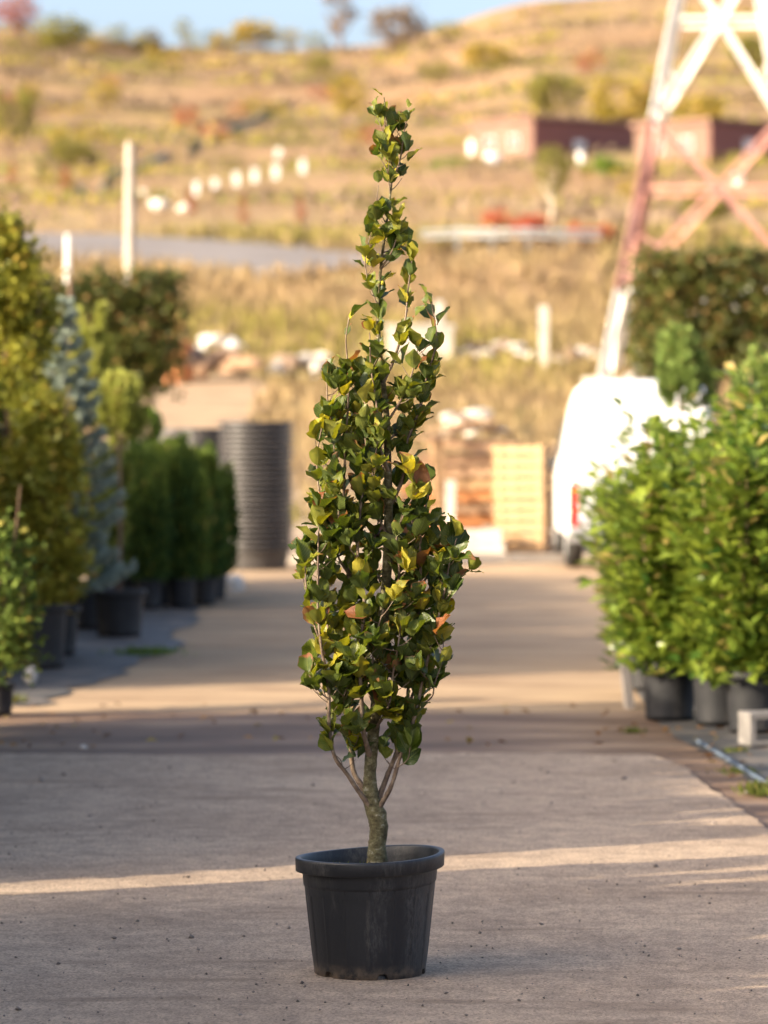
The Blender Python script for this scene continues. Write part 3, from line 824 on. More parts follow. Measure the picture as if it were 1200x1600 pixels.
# wooden support stake and posts
def stake(name, a, b, r, mat, label, cat):
    a = Vector(a); b = Vector(b)
    path = np.array([a + (b - a) * t for t in np.linspace(0, 1, 7)])
    o = tube(name, path - np.array(a), np.array([r, r, r, r, r, r * 0.97, r * 0.8]), mat, None, 10); o.location = a
    tag(o, label, cat); return o
p = at(110, 432, 30.2); stake('support_stake', (p.x, 30.2, 0), (p.x, 30.2, p.z), 0.024, M_bark, 'brown wooden stake rising behind the blue spruce', 'stake')
p = at(203, 222, 60); g = zg1(p.x, 60); stake('concrete_pole', (p.x, 60, g), (p.x, 60, p.z), 0.088, M_kerb, 'tall pale concrete pole behind the left hedge', 'pole')
p = at(103, 366, 60); g = zg1(p.x, 60); stake('white_post', (p.x, 60, g), (p.x + 0.03, 60, p.z), 0.05, M_white, 'thin white post behind the left hedge', 'post')
p = onground(850, 582); q = at(850, 478, p.y); o = box('marker_post', (p.x, p.y, (p.z + q.z) / 2), (0.18, 0.14, q.z - p.z), M_concrete, None, 0.02); tag(o, 'white marker post on the slope left of the van', 'post')
p = onground(686, 566); q = at(686, 470, p.y); o = box('marker_post', (p.x, p.y, (p.z + q.z) / 2), (0.18, 0.14, q.z - p.z), M_concrete, None, 0.02); tag(o, 'white marker post right behind the beech crown', 'post')
p = onground(650, 575); lw = empty('low_wall', (p.x + 0.1, p.y + 0.6, p.z - 0.1), 0.1); tag(lw, 'pale low concrete wall on the slope behind the beech', 'wall')
box('wall_body', (0, 0, 0.45), (1.35, 0.3, 0.95), M_concrete, lw, 0.02); box('coping', (0, 0, 0.97), (1.45, 0.38, 0.09), M_concrete, lw, 0.015)

# ---------------------------------------------------------- stacks of nested pots
def nested_mesh(r, h):
    prof = [(r * 0.82, 0.0), (r * 0.90, h - 0.05), (r * 0.905, h - 0.034), (r * 0.99, h - 0.031), (r, h - 0.026), (r, h - 0.006), (r * 0.985, h), (r * 0.94, h), (r * 0.92, h - 0.02), (r * 0.78, 0.03), (0.0, 0.03)]
    return lathe('nested_pot', prof, 40)
_t = ['', 'twenty-']
ORD = ['first', 'second', 'third', 'fourth', 'fifth', 'sixth', 'seventh', 'eighth', 'ninth', 'tenth', 'eleventh', 'twelfth', 'thirteenth', 'fourteenth', 'fifteenth', 'sixteenth', 'seventeenth', 'eighteenth', 'nineteenth', 'twentieth'] + ['twenty-' + w_ for w_ in ('first', 'second', 'third', 'fourth', 'fifth', 'sixth', 'seventh', 'eighth', 'ninth')] + ['thirtieth']
def pot_stack(x, y, r, top, mat, label, grp, n):
    me = nested_mesh(r, 0.22); me.materials.append(mat)
    step = (top - 0.22) / (n - 1)
    for i in range(n):
        o = bpy.data.objects.new('nested_pot', me); COL.objects.link(o)
        o.location = (x + rnd.uniform(-0.006, 0.006), y + rnd.uniform(-0.006, 0.006), 0.004 + i * step)
        o.rotation_euler = (rnd.uniform(-0.006, 0.006), rnd.uniform(-0.006, 0.006), rnd.uniform(0, 6))
        last = i == n - 1
        tag(o, ('topmost pot of ' + grp) if last else '%s from the ground, %s' % (ORD[i], label), 'pot', grp)
pot_stack((400 - 600) / FPX * 40.3, 40.3, 0.395, 1.54, M_stk, 'black pot in the big stack beside the lane', 'the big stack of black pots beside the lane', 25)
pot_stack((318 - 600) / FPX * 41.6, 41.6, 0.30, 1.46, M_stk, 'dark pot in the narrow stack behind the big one', 'the narrow dark stack behind the big pot stack', 24)
pot_stack((276 - 600) / FPX * 43, 43.0, 0.24, 1.45, M_nurs2, 'faded grey pot in the stack behind the thujas', 'the faded grey stack behind the thujas', 24)

# ---------------------------------------------------------- stones
def rock_mesh(seed, sx, sy, sz):
    r = random.Random(seed)
    bm = bmesh.new(); bmesh.ops.create_icosphere(bm, subdivisions=2, radius=1)
    ph = [r.uniform(0, 6) for _ in range(6)]
    for v in bm.verts:
        c = v.co.copy()
        k = 1 + 0.18 * math.sin(2.3 * c.x + ph[0]) + 0.14 * math.sin(3.1 * c.y + ph[1]) + 0.12 * math.sin(4.2 * c.z + ph[2]) + r.uniform(-0.05, 0.05)
        v.co = Vector((c.x * sx * k, c.y * sy * k, max(c.z, -0.6) * sz * k + sz * 0.55))
    return bm_mesh('rock', bm)
def rock(px, py, wpx, hpx, label, seed, mat=M_rock, name='rock'):
    p = onground(px, py); m = p.y / FPX
    o = link(name, rock_mesh(seed, wpx * m / 2, wpx * m / 2.4, hpx * m / 1.55), mat); o.location = p; tag(o, label, 'rock'); return o
rock(362, 922, 46, 22, 'white rounded rock on the lane by the thujas', 1)
rock(46, 1070, 22, 32, 'small pale rock beside the low shrub on the left', 2)
rock(130, 1170, 12, 6, 'little pale stone on the mud strip', 3)

# heaps of rubble on the slope
def heap(px, py, wpx, hpx, label, seed, mats, n=22):
    r = random.Random(seed); p = onground(px, py); m = p.y / FPX
    t = empty('rubble_heap', p); tag(t, label, 'rubble')
    mes = [rock_mesh(seed * 7 + i, 1, 0.9, 0.75) for i in range(3)]
    for i in range(n):
        f = r.random() ** 0.7
        x = r.uniform(-0.5, 0.5) * wpx * m * (1.1 - 0.6 * f); z = f * hpx * m * 0.7; y = r.uniform(-0.5, 0.5) * wpx * m * 0.5 * (1.1 - f)
        s = r.uniform(0.10, 0.22) * hpx * m * 1.6
        me = mes[i % 3].copy(); me.materials.append(mats[r.randrange(len(mats))])
        o = link('stone', me, None, t); o.location = (x, y, z + zg1(p.x + x, p.y + y) - p.z - 0.02); o.scale = (s * r.uniform(0.8, 1.6), s, s * r.uniform(0.6, 1)); o.rotation_euler = (0, 0, r.uniform(0, 6))
heap(335, 598, 150, 60, 'dark brown rubble heap on the slope above the stacked pots', 5, [M_rockd, M_rockd, M_woodo])
heap(345, 562, 90, 46, 'heap of white sacks and stone on the slope left of the beech', 6, [M_white, M_white, M_rock], 12)
heap(480, 594, 130, 52, 'pale rubble heap on the slope beside the beech', 7, [M_rock, M_concrete, M_rockd])
heap(765, 568, 160, 40, 'long low grey rubble heap right of the beech', 8, [M_rock, M_concrete, M_rockd, M_rockd], 30)
heap(905, 572, 90, 34, 'rubble heap on the slope left of the pylon foot', 9, [M_rockd, M_rock, M_concrete])
heap(725, 690, 120, 54, 'pale spoil heap behind the broken pallets', 10, [M_concrete, M_rock, M_rockd])
p = onground(279, 600); bl = empty('barrel', p); tag(bl, 'rust orange barrel at the end of the dark rubble heap', 'barrel')
link('shell', lathe('shell', [(0, 0), (0.27, 0), (0.29, 0.03), (0.275, 0.06), (0.28, 0.28), (0.295, 0.30), (0.28, 0.32), (0.28, 0.55), (0.295, 0.57), (0.28, 0.59), (0.275, 0.82), (0.29, 0.85), (0.27, 0.86), (0, 0.84)], 24), M_barrel, bl)

# ---------------------------------------------------------- crates, pallets
def crate(loc, rz, w_, d_, h_, label, mat):
    t = empty('wooden_crate', loc, rz); tag(t, label, 'crate', 'wooden crates left of the van')
    for sx in (-1, 1):
        for sy in (-1, 1): box('corner_post', (sx * (w_ / 2 - 0.035), sy * (d_ / 2 - 0.035), h_ / 2), (0.066, 0.066, h_ - 0.002), mat, t, 0.004)
    ns = 5; sh = h_ / ns
    for i in range(ns):
        z = sh * (i + 0.5)
        for s in (-1, 1):
            box('slat', (rnd.uniform(-.005, .005), s * (d_ / 2 + 0.011), z), (w_ + 0.04, 0.02, sh * 0.66), mat, t, 0.003)
            box('slat', (s * (w_ / 2 + 0.011), 0, z + 0.004), (0.02, d_ - 0.004, sh * 0.66), mat, t, 0.003)
    box('base_board', (0, 0, 0.03), (w_ - 0.08, d_ - 0.08, 0.03), mat, t)
cx = (826 - 600) / FPX * 44.5
crate((cx, 44.6, 0), -0.42, 0.58, 0.55, 0.62, 'lower pale wooden slatted crate left of the van', M_wood)
crate((cx - 0.02, 44.6, 0.623), -0.40, 0.58, 0.55, 0.63, 'upper pale wooden slatted crate left of the van', M_wood)

def pallet(loc, rot, label, mat):
    t = empty('wooden_pallet', loc); t.rotation_euler = rot; tag(t, label, 'pallet', 'broken pallets piled behind the beech')
    for i in range(6): box('slat', (-0.46 + 0.184 * i, 0, 0.125), (0.13, 0.8, 0.022), mat, t, 0.003)
    for i in range(3): box('slat', (-0.44 + 0.44 * i, 0, 0.012), (0.12, 0.8, 0.022), mat, t, 0.003)
    for y in (-0.34, 0, 0.34): box('stringer', (0, y, 0.068), (1.02, 0.085, 0.088), mat, t, 0.003)
px0 = (735 - 600) / FPX * 45
for i_, w_ in enumerate(['lowest', 'second lowest', 'middle', 'second highest', 'highest']):
    pallet(((688 - 600) / FPX * 47 + rnd.uniform(-0.08, 0.08), 47.2, 0.004 + 0.146 * i_), (0, 0.03 * (i_ == 4), rnd.uniform(-0.25, 0.25)), '%s pallet of the brown pile half hidden by the beech' % w_, [M_woodo, M_rustw, M_woodo, M_woodo, M_rustw][i_])
labs = ['bottom pallet of the broken pile behind the beech', 'second pallet from the ground in the broken pile', 'third pallet from the ground in the broken pile', 'fourth pallet from the ground in the broken pile', 'fifth pallet from the ground in the broken pile', 'sixth pallet from the ground in the broken pile', 'topmost tilted pallet of the broken pile']
mats_ = [M_rustw, M_woodo, M_rustw, M_wood, M_woodo, M_woodo, M_woodo]
for i, lb in enumerate(labs):
    pallet((px0 + rnd.uniform(-0.06, 0.06), 45.6 + rnd.uniform(-0.04, 0.04), 0.28 + 0.142 * i + (0.03 if i == 6 else 0)), (rnd.uniform(-.01, .01), 0.06 if i == 6 else 0, rnd.uniform(-0.2, 0.2)), lb, mats_[i])
for i, (a, b_, lb) in enumerate([((0.42, 44.9, 1.33), (1.35, 45.3, 1.48), 'rough plank lying across the top of the pallet pile'), ((0.5, 45.5, 1.42), (1.3, 45.2, 1.55), 'dark plank slanting over the pallet pile'), ((0.7, 44.9, 0.02), (0.62, 45.08, 1.3), 'plank leaning on the front of the pallet pile'), ((0.45, 46.9, 0.78), (1.25, 46.6, 0.98), 'long brown plank lying over the half hidden pallets'), ((0.55, 46.7, 0.85), (1.4, 47.1, 1.22), 'brown plank tilted up behind the pallet pile'), ((0.9, 45.0, 1.5), (1.5, 45.6, 1.36), 'short dark plank hanging off the pallet pile')]):
    o = beam('plank', a, b_, 0.14, 0.03, M_wood if i == 2 else M_woodo); tag(o, lb, 'plank')
o = box('upright_board', ((703 - 600) / FPX * 44.3, 44.3, 0.42), (0.11, 0.03, 0.84), M_concrete, None, 0.004, rot=(0.03, 0.02, 0)); tag(o, 'pale upright board in front of the pallet pile', 'board')
for i in range(2):
    o = box('concrete_slab', ((742 - 600) / FPX * 44, 43.95 + 0.05 * i, 0.07 + 0.142 * i), (0.66 - 0.06 * i, 0.5, 0.138), M_concrete, None, 0.008)
    tag(o, ['lower pale concrete slab below the pallet pile', 'upper pale concrete slab below the pallet pile'][i], 'slab')

# ---------------------------------------------------------- white van (seen from behind)
def van():
    X0 = 2.73; Y0 = 40.0
    t = empty('white_van', (X0, Y0, 0), 0.0); tag(t, 'small white panel van parked behind the laurels, seen from the rear', 'van')
    # cross sections along its length: (y, half width bottom, half width top, z bottom, z shoulder, z top)
    secs = [(0.02, 0.76, 0.58, 0.36, 1.00, 1.89), (0.06, 0.80, 0.635, 0.30, 1.02, 1.95), (0.25, 0.815, 0.66, 0.28, 1.03, 1.985), (1.5, 0.82, 0.67, 0.28, 1.04, 1.99), (2.3, 0.82, 0.66, 0.28, 1.04, 1.96), (2.7, 0.82, 0.64, 0.28, 1.05, 1.88), (3.15, 0.815, 0.60, 0.28, 1.03, 1.25), (3.75, 0.78, 0.60, 0.28, 0.86, 1.02), (4.0, 0.68, 0.52, 0.32, 0.70, 0.86)]
    ring = []
    def sec(y, wb, wt, zb, zs, zt):
        half = [(wb * 0.90, zb), (wb * 0.985, zb + 0.06), (wb, zb + 0.25), (wb * 1.0, zs - 0.12), (wb * 0.985, zs), (wb * 0.985 + (wt - wb) * 0.5, zs + (zt - zs) * 0.52), (wt + 0.015, zt - 0.20), (wt - 0.03, zt - 0.09), (wt - 0.12, zt - 0.025), (wt * 0.4, zt)]
        return [(x, y, z) for x, z in half] + [(-x, y, z) for x, z in reversed(half)]
    V = []
    for s in secs: V += sec(*s)
    n = 20; F = []
    for i in range(len(secs) - 1):
        for j in range(n): F.append((i * n + j, i * n + (j + 1) % n, (i + 1) * n + (j + 1) % n, (i + 1) * n + j))
    bm = bmesh.new()
    bv = [bm.verts.new(v) for v in V]
    for f in F: bm.faces.new([bv[k] for k in f])
    bm.faces.new([bv[k] for k in range(n)][::-1]); bm.faces.new([bv[(len(secs) - 1) * n + k] for k in range(n)])
    bmesh.ops.recalc_face_normals(bm, faces=bm.faces)
    for f in bm.faces: f.smooth = True
    body = link('body', bm_mesh('body', bm), M_van, t)
    es = body.modifiers.new('es', 'EDGE_SPLIT'); es.split_angle = math.radians(42)
    # rear doors: two leaves with a seam, standing slightly proud
    def door(s):
        bm = bmesh.new()
        pts = [(0.008, 0.50), (0.70, 0.50), (0.70, 1.00), (0.655, 1.45), (0.575, 1.76), (0.50, 1.83), (0.008, 1.845)]
        a = [bm.verts.new((s * x, -0.012 + 0.03 * max(0, z - 1.0), z)) for x, z in pts]
        b_ = [bm.verts.new((s * x, 0.05 + 0.03 * max(0, z - 1.0), z)) for x, z in pts]
        bm.faces.new(a); bm.faces.new(b_[::-1])
        for i in range(len(pts)): bm.faces.new((a[i], b_[i], b_[(i + 1) % len(pts)], a[(i + 1) % len(pts)]))
        bmesh.ops.recalc_face_normals(bm, faces=bm.faces)
        d = link('rear_door', bm_mesh('rear_door', bm), M_van, t)
        box('handle', (s * 0.06, -0.03, 0.92), (0.09, 0.03, 0.035), M_grey, d, 0.006)
        for z in (0.7, 1.3): box('hinge', (s * (0.69 if z < 1 else 0.60), -0.015, z), (0.03, 0.03, 0.07), M_van, d, 0.004)
    door(-1); door(1)
    for s in (-1, 1):
        tl = box('tail_light', (s * 0.755, 0.02, 0.60), (0.09, 0.09, 0.60), M_tail, t, 0.02)
    box('bumper', (0, 0.02, 0.37), (1.60, 0.22, 0.17), M_grey, t, 0.04)
    box('door_seam', (0, -0.014, 1.17), (0.012, 0.008, 1.34), M_tyre, t)
    box('number_plate', (-0.36, -0.025, 0.62), (0.44, 0.012, 0.11), M_grey, t, 0.003)
    box('lower_trim', (-0.33, -0.022, 0.52), (0.66, 0.02, 0.05), M_grey, t, 0.004)
    for y in (0.72, 3.3):
        for s in (-1, 1):
            wme = lathe('tyre', [(0.19, -0.085), (0.28, -0.09), (0.305, -0.06), (0.305, 0.06), (0.28, 0.09), (0.19, 0.085)], 30)
            wo = link('wheel', wme, M_tyre, t); wo.location = (s * 0.72, y, 0.305); wo.rotation_euler = (0, math.pi / 2, 0)
            ri = link('rim', lathe('rim', [(0.0, 0.07), (0.06, 0.08), (0.10, 0.05), (0.17, 0.06), (0.195, 0.085), (0.195, -0.08)], 24), M_rim, wo)
            ri.rotation_euler = (0 if s > 0 else math.pi, 0, 0)
    for s in (-1, 1):
        box('wing_mirror', (s * 0.83, 3.0, 1.08), (0.12, 0.08, 0.15), M_tyre, t, 0.02)
    gl = box('side_window', (-0.775, 2.62, 1.36), (0.02, 0.62, 0.42), M_glassd, t, 0.01, rot=(0, 0.26, 0))
    gl = box('side_window', (0.775, 2.62, 1.36), (0.02, 0.62, 0.42), M_glassd, t, 0.01, rot=(0, -0.26, 0))
    box('exhaust', (-0.45, 0.05, 0.24), (0.06, 0.2, 0.06), M_grey, t, 0.02)
van()

# ---------------------------------------------------------- lattice pylon
def pylon():
    D = 75.0; th = math.radians(-7)
    cx = (1123 - 600) / FPX * D
    gz = zg1(cx, D)
    t = empty('lattice_pylon', (cx, D, 0), th); tag(t, 'red and white lattice steel pylon standing behind the van', 'pylon')
    def hw(z): return max(0.22, 2.16 - 0.184 * (z - 2.08))
    def corner(k, z):
        s = [(-1, -1), (1, -1), (1, 1), (-1, 1)][k]; return Vector((s[0] * hw(z), s[1] * hw(z), z))
    def mt(z): return M_red if 3.85 < z < 7.15 or 10.2 < z < 13.4 else M_pwh
    lv = [1.5, 3.85, 7.15, 10.2, 13.4, 18.0]
    def angle_iron(name, a, b, s, mat):
        d = b - a
        bm = bmesh.new()
        box_bm(bm, (0, 0, 0), (s, s * 0.16, d.length)); box_bm(bm, (-s * 0.42, s * 0.5, 0), (s * 0.16, s * 0.84, d.length - 0.004))
        o = link(name, bm_mesh(name, bm), mat, t); o.location = (a + b) / 2; o.rotation_euler = d.to_track_quat('Z', 'Y').to_euler()
    for k in range(4):
        g = corner(k, 1.9)
        box('footing', (g.x, g.y, 1.75), (0.6, 0.6, 0.9), M_concrete, t, 0.03)
        for i in range(5): angle_iron('leg', corner(k, lv[i]), corner(k, lv[i + 1]), 0.165, mt((lv[i] + lv[i + 1]) / 2))
    for i in range(5):
        z0, z1 = lv[i], lv[i + 1]; m_ = mt((z0 + z1) / 2)
        for k in range(4):
            k2 = (k + 1) % 4
            a0, b0, a1, b1 = corner(k, z0), corner(k2, z0), corner(k, z1), corner(k2, z1)
            if i > 0:
                angle_iron('brace', a0, b1, 0.085, m_); angle_iron('brace', b0, a1, 0.082, m_)
                f = hw(z0) / (hw(z0) + hw(z1)); zx = z0 + f * (z1 - z0)
                if i < 3:
                    angle_iron('strut', corner(k, zx), corner(k2, zx), 0.065, m_)
                    for (p0_, p1_, kk_) in ((a0, b1, k), (b0, a1, k2)):
                        q_ = p0_.lerp(p1_, 0.25); angle_iron('secondary_brace', q_, corner(kk_, z0 + 0.36 * (z1 - z0)), 0.045, m_)
            else:
                mid = (a1 + b1) / 2
                angle_iron('brace', a0, mid, 0.10, m_); angle_iron('brace', b0, mid, 0.10, m_); angle_iron('strut', a1, b1, 0.10, m_)
    for z in (15.2, 17.6):
        for s in (-1, 1):
            angle_iron('cross_arm', Vector((0, 0, z + 0.6)), Vector((s * 4.2, 0, z)), 0.12, M_pwh); angle_iron('cross_arm', Vector((0, 0.05, z)), Vector((s * 4.2, 0.05, z - 0.02)), 0.12, M_pwh)
pylon()

# ---------------------------------------------------------- hill: buildings, guard rail, fence, posts
def hall(px, py_top, py_base, w_right_px, w_left_px, label, seed, Y=405, ang=0.72):
    p = onground(px, py_base); Y = p.y; m = Y / FPX
    h = (py_base - py_top) * m
    t = empty('long_hall', (p.x, p.y, p.z - 0.6), ang); tag(t, label, 'building')
    wr = w_right_px * m / math.cos(ang); wl = w_left_px * m / math.sin(ang)
    H = h + 0.6
    box('wall', (wr / 2, wl / 2, H / 2), (wr, wl, H), M_plast, t)
    npan = max(6, int(wr / 1.1)); pw = wr / npan
    for i in range(npan): box('cladding_panel', (pw * (i + 0.5), -0.06, H / 2 + 0.15), (pw * 0.96, 0.10, H - 0.5), M_clad, t)
    rf = box('roof', (wr / 2, wl / 2, H + 0.15), (wr + 0.8, wl + 0.8, 0.28), M_roofm, t)
    for i in range(2):
        wd = box('window', (-0.03, wl * (0.3 + 0.4 * i), H * 0.55), (0.10, 1.3, 1.1), M_white, t)
        box('pane', (-0.07, 0, 0), (0.04, 1.1, 0.9), M_glassd, wd)
    d = box('door', (wr * 0.45, -0.13, 1.5), (1.4, 0.06, 2.2), M_white, t)
hall(832, 186, 250, 168, 92, 'maroon clad hall on the hill right of the beech tip', 1)
hall(1108, 190, 252, 150, 106, 'maroon clad hall on the hill behind the pylon', 2)

def small_box(px, py, wpx, hpx, label, mat=M_white, name='white_tank', cat='tank'):
    p = onground(px, py); m = p.y / FPX
    r = wpx * m / 2 * 0.75; h = hpx * m * 0.8
    t = link(name, lathe(name, [(0, 0), (r * 0.96, 0), (r, h * 0.05), (r, h * 0.86), (r * 0.85, h * 0.96), (r * 0.3, h), (0, h)], 20), mat); t.location = p; tag(t, label, cat)
small_box(741, 243, 24, 30, 'round white tank left of the maroon hall')
small_box(770, 258, 34, 22, 'low white tank in front of the first tank by the hall')
small_box(908, 258, 14, 26, 'thin white tank below the maroon hall')
small_box(1100, 250, 18, 22, 'white tank seen through the pylon bracing, higher one')
small_box(1154, 290, 20, 24, 'white tank seen through the pylon bracing, lower one')

# white marker stakes in a rising row
for i, (px, py) in enumerate([(307, 306), (336, 302), (369, 292), (398, 286), (431, 280), (435, 254), (473, 272)]):
    p = onground(px, py); m = p.y / FPX
    words = ['first', 'second', 'third', 'fourth', 'fifth', 'sixth', 'last']
    t = empty('white_hive', p); tag(t, '%s white box from the left in the rising row on the hillside' % words[i], 'hive', 'white boxes in a row on the hillside')
    s = 9 * m; h = 22 * m
    box('body', (0, 0, h * 0.45), (s, s, h * 0.9), M_white, t, s * 0.04); box('lid', (0, 0, h * 0.94), (s * 1.12, s * 1.12, h * 0.09), M_white, t)
for i, (px, py, w_) in enumerate([(226, 308, 26), (252, 328, 34), (262, 310, 24), (286, 332, 30), (240, 322, 20)]):
    rock(px, py, w_ * 0.8, w_ * 0.5, ['pale boulder at the left end of the white boulder group', 'large pale boulder low in the white boulder group', 'pale boulder at the top of the white boulder group', 'pale boulder at the right end of the white boulder group', 'smallest pale boulder in the middle of the white group'][i], 40 + i, M_rock, 'boulder')

# guard rail
def guard_rail():
    pts = [onground(px, py) for px, py in [(660, 392), (715, 393), (770, 394), (825, 395), (880, 396), (940, 397)]]
    t = empty('guard_rail', pts[0]); tag(t, 'grey steel guard rail along the road right of the beech', 'guard rail')
    b0 = pts[0]
    for a, b_ in zip(pts[:-1], pts[1:]):
        A = a - b0; B = b_ - b0
        for dz in (0.40, 0.56): beam('rail', A + Vector((0, 0, dz)), B + Vector((0, 0, dz)), 0.04, 0.09, M_steel, t)
        box('post', (A.x, A.y + 0.08, A.z + 0.3), (0.10, 0.08, 0.7), M_steel, t)
guard_rail()

def net_fence():
    px = [(118, 300), (165, 287), (220, 266), (258, 250), (295, 236), (325, 224), (355, 212), (382, 201), (405, 190), (424, 176), (440, 158)]
    pts = [onground(*q) for q in px]
    t = empty('net_fence', pts[0]); tag(t, 'teal windbreak net fence climbing the hillside on the left', 'fence')
    for a, b_ in zip(pts[:-1], pts[1:]):
        A = a - pts[0]; B = b_ - pts[0]; h = 13 * a.y / FPX
        bm = bmesh.new()
        n = 8
        lo = []; hi = []
        for k in range(n + 1):
            q = A + (B - A) * (k / n); zz = zg1(q.x + pts[0].x, q.y + pts[0].y) - pts[0].z
            sag = 0.12 * math.sin(math.pi * k / n)
            lo.append(bm.verts.new((q.x, q.y, zz + 0.05))); hi.append(bm.verts.new((q.x, q.y + 0.1 * math.sin(k), zz + h - sag)))
        for k in range(n): bm.faces.new((lo[k], lo[k + 1], hi[k + 1], hi[k]))
        me = bm_mesh('net_panel', bm); o = link('net_panel', me, M_net, t)
        so = o.modifiers.new('s', 'SOLIDIFY'); so.thickness = 0.03
        box('post', (A.x, A.y, A.z + h * 0.5), (0.12, 0.12, h * 1.15), M_woodo, t)
net_fence()

# ---------------------------------------------------------- trees and bushes on the hill
def hill_tree(px, py_base, py_top, wpx, mat, label, seed, cat='tree', trunk=0.3, n=700, name='hill_tree', bark=None, group='trees and bushes on the hillside', lift=0.0, shape='round'):
    global rng
    rng = np.random.default_rng(seed); rr = random.Random(seed)
    p = onground(px, py_base); m = p.y / FPX
    h = (py_base - py_top) * m; r = wpx * m / 2
    t = empty(name, p); tag(t, label, cat, group)
    z0 = h * trunk
    stem_tube(t, [(0, 0, -0.2), (0.02 * h, 0, z0 * 0.6 + 0.05 * h), (0, 0, z0 + 0.4 * (h - z0))], max(0.03, 0.035 * h), 0.012 * h, bark or M_bark, 'trunk', 7)
    for k in range(4):
        a = k * 1.7 + rr.random(); zz = z0 * 0.8 + 0.05 * h * k
        stem_tube(t, [(0, 0, zz), (0.4 * r * math.cos(a), 0.4 * r * math.sin(a), zz + 0.2 * (h - z0)), (0.7 * r * math.cos(a), 0.7 * r * math.sin(a), zz + 0.4 * (h - z0))], 0.016 * h, 0.006 * h, bark or M_bark, 'branch', 5)
    if shape == 'cone':
        def shp(k):
            f = rng.random(k) ** 1.5; a = rng.uniform(0, 2 * np.pi, k); q = r * (1 - f) * (0.4 + 0.6 * rng.random(k))
            return np.stack([q * np.cos(a), q * np.sin(a), z0 + f * (h - z0)], 1)
    else:
        shp = ellipsoid_shape(r * 0.9, r * 0.9, (h - z0) * 0.48, z0 + (h - z0) * 0.5, 0.4)
    sp = 0.13 * min(r, h)
    me = crown('crown', n, 40, shp, sp, 0.16 * min(r, h) + 0.02, 0.10 * min(r, h) + 0.012)
    o = link('crown', me, mat, t); o['kind'] = 'stuff'
HT = [
 (12, 248, 132, 92, M_olive, 'big olive green tree at the left frame edge on the hill', 0.25),
 (102, 300, 262, 26, M_rustc, 'rust brown young tree near the left end of the hedge line', 0.1),
 (20, 300, 258, 26, M_rustc, 'rust brown young tree below the big olive tree', 0.1),
 (298, 336, 296, 22, M_rustc, 'rust brown young tree beside the white boulders', 0.1),
 (380, 350, 304, 24, M_rustc, 'rust brown young tree below the white boxes', 0.1),
 (470, 350, 308, 22, M_rustc, 'rust brown young tree nearest the beech on the left', 0.1),
 (28, 66, -8, 70, M_rustc, 'orange brown tree on the skyline at the left corner', 0.2),
 (100, 86, 24, 90, M_olive, 'wide olive bush on the skyline on the left', 0.15),
 (185, 80, 38, 40, M_olive, 'small pale bush on the skyline left of the thin tree', 0.2),
 (286, 76, 26, 34, M_olive, 'thin olive tree on the skyline', 0.25),
 (240, 80, 46, 36, M_dull, 'pale grey bush on the skyline beside the thin tree', 0.2),
 (330, 78, 46, 26, M_hedge, 'small dark conifer on the skyline', 0.15),
 (398, 84, 36, 84, M_autumn, 'broad golden tree on the skyline left of the beech', 0.25),
 (452, 84, 44, 44, M_autumn, 'round golden bush on the skyline', 0.2),
 (530, 84, -25, 62, M_dull, 'tall bare grey tree on the skyline above the beech', 0.25),
 (490, 84, 50, 40, M_olive, 'low olive bush left of the tall bare tree', 0.1),
 (622, 84, 12, 104, M_dull, 'broad grey brown bush on the skyline right of the bare tree', 0.12),
 (700, 60, 36, 60, M_olive, 'low olive bush on the skyline right of the beech tip', 0.1),
 (870, 182, 118, 104, M_olive, 'wide green bush above the maroon hall', 0.12),
 (975, 200, 126, 118, M_autumn, 'broad golden orange bush above the maroon hall', 0.12),
 (1095, 205, 150, 90, M_autumn, 'golden bush behind the pylon above the second hall', 0.12),
 (1180, 110, 60, 90, M_olive, 'olive bush high on the hill at the right edge', 0.12),
 (860, 372, 226, 66, M_olive, 'pale trunked tree standing by the guard rail', 0.45),
 (985, 325, 276, 50, M_autumn, 'small golden bush left of the pylon leg', 0.12),
 (700, 264, 246, 70, M_box, 'low dark green bush left of the halls', 0.05),
 (945, 275, 248, 70, M_box, 'green bush at the foot of the maroon hall', 0.05),
 (590, 272, 252, 40, M_olive, 'low olive bush behind the beech tip', 0.05),
 (780, 372, 332, 66, M_redbush, 'red bush behind the guard rail nearest the beech', 0.05),
 (832, 374, 340, 66, M_redbush, 'red bush beside the pale trunked tree', 0.05),
 (905, 380, 346, 44, M_redbush, 'smaller red bush right of the pale trunked tree', 0.05),
 (940, 382, 352, 44, M_redbush, 'smallest red bush by the pylon leg', 0.05),
 (1105, 350, 296, 90, M_olive, 'green bush seen through the lower pylon bracing', 0.05),
 (45, 170, 130, 50, M_autumn, 'golden bush beside the big olive tree on the left', 0.1),
 (160, 175, 120, 60, M_autumn, 'golden bush in the middle of the left hillside', 0.08),
 (115, 262, 218, 80, M_olive, 'olive bush right of the big tree on the left', 0.08),
 (545, 178, 118, 70, M_autumn, 'golden bush on the hillside left of the beech tip', 0.08),
 (500, 120, 82, 60, M_olive, 'olive bush under the skyline left of the beech', 0.08),
 (760, 110, 70, 90, M_autumn, 'golden bush under the skyline right of the beech', 0.08),
 (680, 130, 96, 60, M_olive, 'olive bush on the slope above the white tank', 0.08),
 (290, 200, 166, 50, M_rustc, 'rust brown bush in the middle of the hillside', 0.08),
]
for i, (px, pb, ptp, w_, mt_, lab, tr) in enumerate(HT):
    hill_tree(px, pb, ptp, w_, mt_, lab, 300 + i, cat='bush' if 'bush' in lab else 'tree', name='hill_bush' if 'bush' in lab else 'hill_tree', trunk=tr, n=900 if w_ > 60 else 500, bark=M_barkp if 'pale trunk' in lab else None, shape='cone' if 'rust brown young' in lab else 'round')

